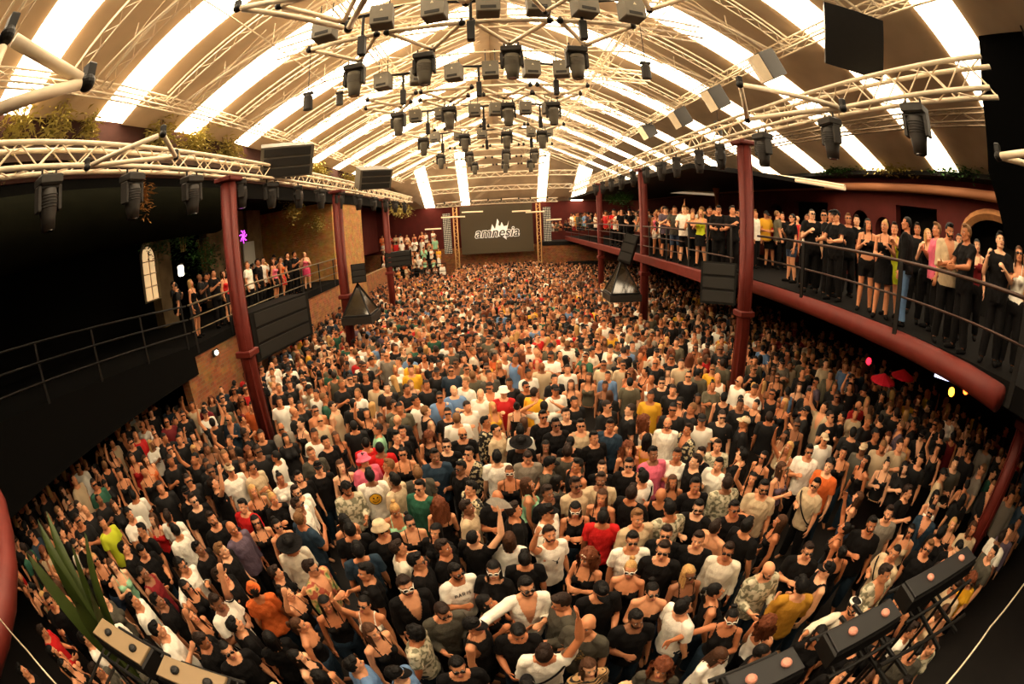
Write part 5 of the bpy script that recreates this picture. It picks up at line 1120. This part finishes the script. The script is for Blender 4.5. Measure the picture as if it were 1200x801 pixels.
# everyone else: a jittered lattice over the floor, leaving the noted people their places
fill = []
row = 0; y = .75
while y < 35.2:
    sp_ = .48 if y > 6.5 else .53
    x = -13.0+(row % 2)*sp_*.5
    while x < 11.2:
        X, Y = x+prnd.uniform(-.09, .09), y+prnd.uniform(-.09, .09)
        d = math.hypot(X, Y)
        if allowed(X, Y) and d > 1.25 and (Y > .9 or abs(X) > 1.6) and all(abs(p['x']-X) > .40 or abs(p['y']-Y) > .40 or math.hypot(p['x']-X, p['y']-Y) > .40 for p in people): fill.append((X, Y))
        x += sp_
    y += sp_*.87; row += 1
def rand_spec():
    sx = 'm' if prnd.random() < .62 else 'f'
    if sx == 'm':
        hair = prnd.choice('kkkkbbbbnsszcCCxtW'[:18]); top = prnd.choice('KKKKKKKKWWWWWGgTTNEBYRpqQw'); kind = prnd.choice(['tee']*9+['tank', 'open', 'long'])
        pose = prnd.choice('ddddddhhhppHcrae')
    else:
        hair = prnd.choice('LLLLllllBBuuUoORq'); top = prnd.choice('KKKKKKKKKWWTKTRAOYp'); kind = prnd.choice(['cami', 'cami', 'cami', 'crop', 'tank', 'tee', 'strapless']); pose = prnd.choice('ddddhhhpHreea')
    return dict(sex=sx, hair=hair, top=top, kind=kind, pose=pose, acc=('s' if prnd.random() < .38 else '')+('d' if sx == 'm' and prnd.random() < .3 else ''), dir=prnd.choice([0, 0, 10, -15, 20, 35, -35, 60, -70, 90, 180, 160, -150])+prnd.uniform(-12, 12), skin=prnd.choice([0, 0, 1, 1, 1, 2, 2, 3, 4]), scale=prnd.uniform(.91, 1.01), note='', src=1)
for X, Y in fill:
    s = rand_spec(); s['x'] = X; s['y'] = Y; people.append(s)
    if (X < -5.2 and Y < 9 or X > 8) and prnd.random() < .8: s['top'] = prnd.choice('KKKKKNgDK')  # tops biased dark: partly real dark clothes, partly dim light put into colour
# ---- balconies: (px, py of the head, plane x, spec, legs)
BAL = []
RB = '''885,248 7.6 m n We 60 d trousers:K
928,262 6.9 f o Ke -60 h shorts:J s
946,258 6.8 f l Wc 0 d trousers:K
952,256 6.45 m s Ke 10 h trousers:K s
965,257 6.8 m b Ke 0 d trousers:K s
974,262 6.6 m k Ke 20 f trousers:K
980,255 6.35 m C Ke -35 f trousers:K
994,254 7.2 m n Ke 10 d trousers:K s
1004,262 7.6 m b Ke 0 d trousers:K
1017,257 6.4 f L Kx 0 h shorts:K
1037,266 6.3 f U Kc 0 c skirt:K
1048,260 6.75 f b Lc -25 h skirt:L
1062,252 6.35 m s Kl -100 h trousers:B
1088,262 7.1 f B Kc 10 e trousers:K
1097,266 6.9 m n Pe -70 h trousers:K
1112,264 6.3 m k To 20 p trousers:K d
1124,272 7.0 f L Te 0 d trousers:K
1133,270 6.2 m n Ke -50 f trousers:K
1172,283 6.35 m k Ke 0 e trousers:K
1194,296 6.6 f l Wc -10 h trousers:K s
902,262 8.4 f L Rc 0 d skirt:K
917,265 8.6 m b Ke 20 d trousers:K
1075,270 7.8 m b Ke 0 d trousers:K
1145,275 7.6 f L Dc 0 h trousers:K'''
for ln in RB.split('\n'):
    a = ln.split(); px, py = (float(v) for v in a[0].split(',')); p = at(px, py, 'x', float(a[1])); BAL.append((p.x, p.y, 3.7, a))
FB = '''844,248 5.75 m k Ke 0 p trousers:K
856,246 6.0 m b Ke 30 h trousers:K
821,254 5.75 f B Lc -20 h skirt:K
832,252 6.3 m b Ke 0 d trousers:K
802,256 5.6 m n We -10 f shorts:K
791,260 5.6 m b ge 0 f shorts:J
779,258 5.6 m b Ke 30 f shorts:K
812,262 6.5 m k Wl 0 r trousers:K
770,262 5.65 f U Pc 0 d shorts:W
738,256 5.6 m C Ke 10 f trousers:K
729,258 5.6 m b Ke 0 d trousers:K
720,257 5.6 m k Re 0 h trousers:K'''
for ln in FB.split('\n'):
    a = ln.split(); px, py = (float(v) for v in a[0].split(',')); p = at(px, py, 'x', float(a[1])); BAL.append((p.x, p.y, 3.7, a))
LB = '''291,322 -8.4 m n We 60 d trousers:K
303,318 -8.5 m k Ke 60 d trousers:K
310,312 -8.7 m b We 40 d trousers:K
320,318 -8.4 f l Pc 60 d skirt:K
329,309 -8.35 f b Oc 80 d skirt:R
337,303 -8.5 m b Ke 60 d trousers:K
345,300 -8.35 m k Ke 50 h trousers:K
357,297 -8.35 f U Pc 20 e skirt:M
222,318 -8.6 f B Kc 60 d skirt:K
250,322 -8.6 m b Ke 40 h trousers:K
262,325 -8.5 f l Rc 60 d skirt:K'''
for ln in LB.split('\n'):
    a = ln.split(); px, py = (float(v) for v in a[0].split(',')); p = at(px, py, 'x', float(a[1])); BAL.append((p.x, p.y, 2.9, a))
for it in range(25):
    for i in range(len(BAL)):
        for j in range(i+1, len(BAL)):
            a, b = BAL[i], BAL[j]; dx, dy = b[0]-a[0], b[1]-a[1]; d = math.hypot(dx, dy)
            if d < .38:
                k = (.38-d)*.25/max(d, .01); BAL[i] = (max(a[0]-dx*k, 5.55) if a[2] > 3 else a[0]-dx*k, a[1]-dy*k)+a[2:]; BAL[j] = (max(b[0]+dx*k, 5.55) if b[2] > 3 else b[0]+dx*k, b[1]+dy*k)+b[2:]
def norm_dir(v): return (v+180) % 360-180
def describe(p, side=None):
    sx = {'m': 'man', 'f': 'woman'}[p['sex']]
    t = 'shirtless' if not p['kind'] else CNAME[p['top']]+' '+KNAME[p['kind']]
    who = 'person'
    acc = []
    if 's' in p['acc']: acc.append('sunglasses')
    if 'w' in p['acc']: acc.append('white sunglasses')
    if 'd' in p['acc']: acc.append('beard')
    if 'T' in p['acc']: acc.append('orange turban')
    if 'f' in p['acc']: acc.append('folding fan')
    if 'S' in p['acc']: acc.append('strap')
    h = HNAME[p['hair']] if 'T' not in p['acc'] else ''
    return sx, t, h, acc
def facing(d):
    d = norm_dir(d)
    return 'facing the camera' if abs(d) < 30 else 'seen from behind' if abs(d) > 140 else 'turned towards the balcony' if d > 0 else 'turned towards the bar'
def base_label(p):
    sx, t, h, acc = describe(p)
    L = '%s %s%s' % (sx, 'in '+t if p['kind'] else t, ', '+h if h else '')
    if acc: L += ', '+' and '.join(acc[:2])
    if PNAME[p['pose']]: L += ', '+PNAME[p['pose']]
    return L
for (x, y, z, a) in BAL: pass
for p in people: p['d'] = math.sqrt(p['x']**2+p['y']**2+3.35**2)
def on_screen(p):
    d = Vector((p['x'], p['y'], 1.5-CAMH)).normalized(); r, u, f = cam_axes(); xx, yy, zz = d.dot(r), d.dot(u), d.dot(f); th = math.atan2(math.hypot(xx, yy), zz); q = 2*FPX*math.sin(th/2)/max(math.hypot(xx, yy), 1e-6)
    return 600+q*xx, 400.5-q*yy
vis = []
for p in people:
    sx_, sy_ = on_screen(p); p['sx'], p['sy'] = sx_, sy_
    if -25 < sx_ < 1225 and sy_ < 835: vis.append(p)
vis.sort(key=lambda p: p['d'])
NIND = 300-len(BAL)
solo, mass = vis[:NIND], vis[NIND:]
# labels: look first, then the nearest person or thing with a look of its own
lab = {}
for i, p in enumerate(solo): p['base'] = base_label(p); lab.setdefault(p['base'], []).append(p)
AN = []   # anchors: people whose look is unique among all
for p in solo:
    if len(lab[p['base']]) == 1 and (p['top'] not in 'KW' or p['hair'] not in 'kbL' or p['acc']):
        AN.append((p['x'], p['y'], p))
tops_count = {}
for p in solo: tops_count[(p['sex'], p['top'], p['kind'], p['hair'])] = tops_count.get((p['sex'], p['top'], p['kind'], p['hair']), 0)+1
def short_ref(q):
    sx = {'m': 'man', 'f': 'woman'}[q['sex']]; c = CNAME[q['top']] if q['kind'] else 'shirtless'
    hn = {'k': 'black haired', 'b': 'brown haired', 'n': 'fair haired', 's': 'shaven', 'x': 'bald', 'c': 'curly haired', 'z': 'swept haired', 'L': 'long dark haired', 'l': 'long brown haired', 'B': 'long blonde', 'R': 'auburn curled', 'D': 'dark curled', 'u': 'dark bun', 'U': 'blonde bun', 'o': 'black ponytail', 'O': 'brown ponytail', 'q': 'brown bob', 'C': 'black capped', 'W': 'white bucket hat', 'V': 'pink bucket hat', 'H': 'wide black hat', 'T': 'trilby', 't': 'tan capped'}[q['hair']]
    return 'the %s %s in %s' % (hn, sx, c) if q['kind'] else 'the shirtless %s %s' % (hn, sx)
refs = {}
for p in solo: refs.setdefault(short_ref(p), []).append(p)
anchors = [(v[0]['x'], v[0]['y'], k, v[0]) for k, v in refs.items() if len(v) == 1]
used = set()
def rel(p, ax, ay):
    dp = math.hypot(p['x'], p['y']); da = math.hypot(ax, ay)
    return 'behind' if dp-da > .3 else 'in front of' if da-dp > .3 else 'beside'
for p in solo:
    L = p['base']
    if len(lab[L]) > 1 or L in used:
        short = '%s %s' % ({'m': 'man', 'f': 'woman'}[p['sex']], 'in '+CNAME[p['top']]+' '+KNAME[p['kind']] if p['kind'] else 'shirtless')
        hshort = HNAME[p['hair']]
        cands = sorted(anchors, key=lambda a: math.hypot(a[0]-p['x'], a[1]-p['y']))
        for c in cands:
            if c[3] is p: continue
            L = '%s, %s, %s %s' % (short, hshort, rel(p, c[0], c[1]), c[2])
            if len(L.replace(',', '').split()) > 16: L = '%s %s %s' % (short, rel(p, c[0], c[1]), c[2])
            if L not in used: break
    if ' the ' not in L:
        for c in sorted(anchors, key=lambda a: math.hypot(a[0]-p['x'], a[1]-p['y']))[:3]:
            if c[3] is p: continue
            L2 = '%s, %s %s' % (L, rel(p, c[0], c[1]), c[2])
            if len(L2.replace(',', '').replace('-', ' ').split()) <= 16: L = L2; break
    L = ' '.join(L.split()[:16]); used.add(L); p['label'] = L
def place(p, z=0.0, legs=None, shoes=False):
    X, Y = p['x'], p['y']; rot = math.atan2(-X, Y)+R(p['dir'])
    return make_person(p, X, Y, z, rot, p['label'], p.get('group'), legs, shoes)
placed = {}
for p in solo:
    lg = None
    if p['sex'] == 'f' and (p['src'] == 1 or p['skin'] == 0): lg = ('shorts', 'J') if int(p['x']*37) % 2 else ('skirt', 'K')
    p['legs'] = lg or ('trousers', 'K' if int(p['y']*53) % 3 else 'N')
    if p['note'] == 'smileback': p['legs'] = ('trousers', 'K')
    o, J = place(p, 0.0, p['legs']); placed[id(p)] = o
    o.name = 'person'
for i, (x, y, z, a) in enumerate(BAL):
    spec = dict(x=x, y=y, sex=a[2], hair=a[3], top=a[4][0], kind=KIND[a[4][1]], dir=float(a[5]), pose=a[6], acc=a[8] if len(a) > 8 else '', skin=[1, 0, 2, 3, 1][i % 5], scale=1.0, note='', src=0)
    lg = tuple(a[7].split(':')); where = 'on the dance balcony' if z > 3 else 'on the bar terrace'
    L = base_label(spec)+', '+where
    if len(L.replace(',', '').split()) > 16: L = ('man' if spec['sex'] == 'm' else 'woman')+' in '+CNAME[spec['top']]+' '+KNAME[spec['kind']]+', '+HNAME[spec['hair']]+', '+where
    if L in used: L = ('man' if spec['sex'] == 'm' else 'woman')+' in '+CNAME[spec['top']]+' '+KNAME[spec['kind']]+', '+where+(', near the thick red column' if 5 < y < 11 else ', by the near curve' if y <= 5 else ', by the far railing')
    if L in used: L = L.replace(' in ', ' with %s in ' % HNAME[spec['hair']], 1)
    L = ' '.join(L.split()[:16]); used.add(L); spec['label'] = L; place(spec, z, lg, True)
# prints on shirts: drawn flat, then laid onto the cloth
def project_print(o, mesh, back=False):
    pass
def add_print(p, make, name):
    o = placed.get(id(p))
    if o is None: return
    top = [c for c in o.children if c.data.name.startswith('top')][0]
    bv = BVHTree.FromPolygons([v.co for v in top.data.vertices], [tuple(q.vertices) for q in top.data.polygons])
    for b, m in make():
        s = 1 if p['note'] == 'smileback' else -1; vs = []
        for v in b.v:
            hit = bv.ray_cast(Vector((v[0], s*.6, v[2])), Vector((0, -s, 0))); vs.append((v[0], (hit[0].y if hit[0] else s*.16)+s*(.004+v[1]), v[2]))
        b.v = vs; b.build(name, m, o)
def disc(b, cx, cz, r0, r1=0.0, dy=0.0, n=28, a0=0, a1=360):
    v = []; k = 4
    for i in range(n+1):
        a = R(a0+(a1-a0)*i/n)
        for j in range(k+1): rr = r1+(r0-r1)*j/k; v.append((cx+rr*math.cos(a), dy, cz+rr*math.sin(a)))
    b.add(v, [(i*(k+1)+j, i*(k+1)+j+1, (i+1)*(k+1)+j+1, (i+1)*(k+1)+j) for i in range(n) for j in range(k)])
def smile(cz=1.28, r=.085, mono=False):
    def f():
        a = MB(); disc(a, 0, cz, r, 0, .001); ym = cloth('Y') if not mono else cloth('Y'); k = MB(); disc(k, 0, cz, r*.62, r*.52, .003, 16, 200, 340); disc(k, -r*.3, cz+r*.25, r*.14, 0, .003, 10); disc(k, r*.3, cz+r*.25, r*.14, 0, .003, 10); e = MB(); disc(e, 0, cz, r*1.06, r*.94, .002)
        return [(a, ym), (k, cloth('K')), (e, cloth('K'))] if not mono else [(a, ym), (k, cloth('K'))]
    return f
GL = {'P': [((0, 0), (0, 1)), ((0, 1), (.6, 1)), ((.6, 1), (.6, .5)), ((.6, .5), (0, .5))], 'A': [((0, 0), (.35, 1)), ((.35, 1), (.7, 0)), ((.15, .4), (.55, .4))], 'R': [((0, 0), (0, 1)), ((0, 1), (.6, 1)), ((.6, 1), (.6, .5)), ((.6, .5), (0, .5)), ((.2, .5), (.65, 0))], 'I': [((.2, 0), (.2, 1))], 'S': [((0, 0), (.6, 0)), ((.6, 0), (.6, .5)), ((.6, .5), (0, .5)), ((0, .5), (0, 1)), ((0, 1), (.6, 1))]}
def word():
    b = MB(); W = .048; x = -.115
    for k, ch in enumerate('PARIS'):
        t = (k-2)/2; dz = -.012*t*t
        for (x0, z0), (x1, z1) in GL[ch]:
            A_, B_ = Vector((x+x0*.036, 0, 1.345+dz+z0*.045)), Vector((x+x1*.036, 0, 1.345+dz+z1*.045)); d = (B_-A_).normalized()*.0035; n = Vector((-d.z, 0, d.x))
            for q in range(3): a_, c_ = A_.lerp(B_, q/3), A_.lerp(B_, (q+1)/3); b.add([a_-d-n, c_+d-n, c_+d+n, a_-d+n], [(0, 1, 2, 3)])
        x += W*(.65 if ch == 'I' else 1)
    disc(b, 0, 1.295, .045, .041, 0, 14, 200, 340)
    return [(b, cloth('K'))]
def gold():
    b = MB(); g = random.Random(5)
    for i in range(46):
        a, r = g.uniform(0, 2*PI), g.uniform(.02, .1); disc(b, r*math.cos(a), 1.27+r*math.sin(a)*1.1, g.uniform(.006, .016), 0, 0, 6)
    return [(b, mat('gold_print', (170, 136, 84), .8))]
for p in solo:
    if p['note'] == 'paris': add_print(p, word, 'lettering')
    elif p['note'] == 'smileback': add_print(p, smile(1.28, .10), 'smiley_print')
    elif p['note'] == 'smile': add_print(p, smile(1.28, .06, True), 'smiley_print')
    elif p['note'] == 'gold': add_print(p, gold, 'gold_print')
# ---- everyone farther off: one mass
LODV = {}
def lod(sex, pose, kind, hair, far=False):
    """coarse upper body with per-part colours: list of (verts, tris, part)"""
    key = (sex, pose, kind, hair, far)
    if key in LODV: return LODV[key]
    out = []
    def tri(co, fl):
        T_ = []
        for f in fl:
            for i in range(1, len(f)-1): T_.append((f[0], f[i], f[i+1]))
        return co, np.array(T_, np.int32).reshape(-1, 3)
    def mesh_arr(me): return np.array([tuple(v.co) for v in me.vertices], np.float32), [tuple(q.vertices) for q in me.polygons]
    def bodyl():
        me, J = cached(('body', sex, pose), lambda: body_mesh(sex, pose)); co, fl = mesh_arr(me)
        idx = [q.material_index for q in me.polygons]; m = co[:, 2] > .80
        fl0 = [f for f, k in zip(fl, idx) if k == 0]; a, b_ = keep(co, fl0, m); a, b_ = decimate(a, b_, .10 if far else .22)
        fl1 = [f for f, k in zip(fl, idx) if k == 2]; c, d_ = keep(co, fl1, m)
        return tri(a, b_), J
    (bv_, bt), J = cached(('lodb', sex, pose, far), bodyl)
    out.append((bv_, bt, 0))
    if kind:
        def topl():
            me = cached(('top', sex, pose, kind), lambda: top_mesh(sex, pose, kind)); co, fl = mesh_arr(me); co, fl = decimate(co, fl, .06 if far else .14); return tri(co, fl)
        tv, tt = cached(('lodt', sex, pose, kind, far), topl); out.append((tv, tt, 1))
    hm = np.array(J['hm'] @ Matrix.Scale(J['hs'], 4))
    def addh(co, tr, part): out.append(((co @ hm[:3, :3].T+hm[:3, 3]).astype(np.float32), tr, part))
    st = HSTYLE[hair][0]
    if st:
        def hl(): b = hair_mesh(st, True); return tri(np.array([tuple(v) for v in b.v], np.float32), b.f)
        addh(*cached(('lodh', st), hl), 2)
    if hair in HATS:
        def hl2(): b = hat_mesh(HATS[hair][0]); co, fl = decimate(np.array([tuple(v) for v in b.v], np.float32), b.f, .4); return tri(co, fl)
        addh(*cached(('lodhat', HATS[hair][0]), hl2), 3)
    def gl(): b = MB(); b.box((0, -.102, .003), (.125, .012, .034)); return tri(np.array([tuple(v) for v in b.v], np.float32), b.f)
    addh(*cached('lodg', gl), 4)
    LODV[key] = out; return out
# a limited wardrobe of silhouettes keeps the mass light
LOOKS_M = [(po, k, h) for po, k in (('d', 'tee'), ('h', 'tee'), ('p', 'tee'), ('d', 'tank'), ('H', 'tee'), ('c', 'open'), ('d', 'tee'), ('e', 'tee'), ('d', 'long')) for h in 'kbnsxzcC']
LOOKS_F = [(po, k, h) for po, k in (('d', 'cami'), ('h', 'cami'), ('p', 'tee'), ('H', 'crop'), ('e', 'cami')) for h in 'LlBuRo']
VV, TT, CC = [], [], []; base_ = 0
def c3(rgb): return (lin(rgb[0]), lin(rgb[1]), lin(rgb[2]))
def add_mass(p, z=0.0):
    global base_
    po, k, h = (LOOKS_M if p['sex'] == 'm' else LOOKS_F)[prnd.randrange(len(LOOKS_M if p['sex'] == 'm' else LOOKS_F))]
    if p['src'] == 0: 
        h = p['hair']; k = p['kind']; po = p['pose']
    rot = math.atan2(-p['x'], p['y'])+R(p['dir']); c, s = math.cos(rot), math.sin(rot); sc_ = p['scale']; M = np.array(((c, -s, 0), (s, c, 0), (0, 0, 1)), np.float32)*sc_
    tc = CLOTH.get(p['top'], (90, 84, 66)); g = prnd.uniform(.85, 1.1)
    cols = (c3(SKIN[p['skin']]), c3(tc), c3(HAIRC[HSTYLE[h][1]]), c3(CLOTH[HATS[h][1]]) if h in HATS else (0, 0, 0), (.006, .005, .005))
    for v, t, part in lod(p['sex'], po, k, h, p['y'] > 14):
        if part == 4 and 's' not in p['acc']: continue
        VV.append(v @ M.T+np.array((p['x'], p['y'], z), np.float32)); TT.append(t+base_); base_ += len(v)
        a = np.ones((len(v), 4), np.float32); a[:, :3] = np.array(cols[part])*(g if part == 1 else 1); CC.append(a)
for p in mass: add_mass(p)
def flush(name, label):
    global VV, TT, CC, base_
    V = np.concatenate(VV); T3 = np.concatenate(TT); C4 = np.concatenate(CC)
    me = bpy.data.meshes.new(name); me.vertices.add(len(V)); me.vertices.foreach_set('co', V.ravel()); me.loops.add(len(T3)*3); me.loops.foreach_set('vertex_index', T3.ravel())
    me.polygons.add(len(T3)); me.polygons.foreach_set('loop_start', np.arange(0, len(T3)*3, 3, dtype=np.int32)); me.polygons.foreach_set('loop_total', np.full(len(T3), 3, np.int32)); me.polygons.foreach_set('use_smooth', [True]*len(T3))
    me.update(calc_edges=True); at_ = me.color_attributes.new('own_colour', 'FLOAT_COLOR', 'POINT'); at_.data.foreach_set('color', C4.ravel())
    m = MATS.get('crowd_cloth_and_skin')
    if m is None:
        m = mat('crowd_cloth_and_skin', (128, 128, 128), .75); nt = m.node_tree; a = nt.nodes.new('ShaderNodeAttribute'); a.attribute_name = 'own_colour'; nt.links.new(a.outputs['Color'], nt.nodes['Principled BSDF'].inputs['Base Color'])
    me.materials.append(m); o = bpy.data.objects.new(name, me); COL.objects.link(o); tag(o, label, 'crowd', None, 'stuff')
    VV, TT, CC = [], [], []; base_ = 0; print('mass', name, len(V), len(T3)); return o
print('solo', len(solo), 'balcony', len(BAL), 'mass', len(mass))
flush('crowd', 'dense crowd of dancers filling the floor back to the stage and under the balcony')
def row_people(x0, x1, y0, y1, z, n):
    for i in range(n):
        s = rand_spec(); s['x'] = prnd.uniform(x0, x1); s['y'] = y0+(y1-y0)*(i+prnd.uniform(.1, .9))/n; s['scale'] = prnd.uniform(.93, 1.03); s['dir'] += -60 if x0 > 0 else 60; add_mass(s, z)
row_people(5.5, 6.0, 11.4, 33, 3.7, 46); row_people(6.1, 6.8, 10.5, 33, 3.7, 46); row_people(6.9, 9.5, 9.5, 33, 3.7, 60)
flush('crowd', 'people packed along the far stretch of the dance balcony under the canopy')
for k in range(5):
    for i in range(9):
        s = rand_spec(); s['x'] = -8.4+i*.52-.2*k+prnd.uniform(-.1, .1); s['y'] = 30.6+.7*k; s['top'] = prnd.choice('WYWRTKAWO'); add_mass(s, .6+.6*k)
for i in range(16): s = rand_spec(); s['x'] = 3.9+i*.36; s['y'] = 33.6+prnd.uniform(0, .8); add_mass(s, 3.3)
flush('crowd', 'brightly dressed people on the steps and ledge beside the stage')
for i in range(14): s = rand_spec(); s['x'] = -8.6-prnd.uniform(0, 1.6); s['y'] = 9.2+i*.7; s['dir'] += 60; s['top'] = prnd.choice('KKKNgK'); add_mass(s, 2.9)  # dark tops put the dimness of the terrace into the clothes
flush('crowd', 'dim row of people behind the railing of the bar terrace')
# ================================================================ LIGHT
w = bpy.data.worlds.new('world'); SC.world = w; w.use_nodes = True
w.node_tree.nodes['Background'].inputs[0].default_value = (1.0, .82, .60, 1); w.node_tree.nodes['Background'].inputs[1].default_value = .012
sl = bpy.data.lights.new('sun', 'SUN'); sl.energy = SUN_E; sl.angle = R(2); sl.color = (1.0, .86, .66); so = bpy.data.objects.new('sun', sl); COL.objects.link(so)
so.rotation_euler = Vector((-.9, .1, .42)).to_track_quat('Z', 'Y').to_euler()
SC.view_settings.exposure = EXPO
SC.cycles.max_bounces = 6; SC.cycles.diffuse_bounces = 3; SC.cycles.glossy_bounces = 2; SC.cycles.transmission_bounces = 2; SC.cycles.transparent_max_bounces = 4
SC.cycles.sample_clamp_indirect = 6
SC.cycles.use_denoising = True
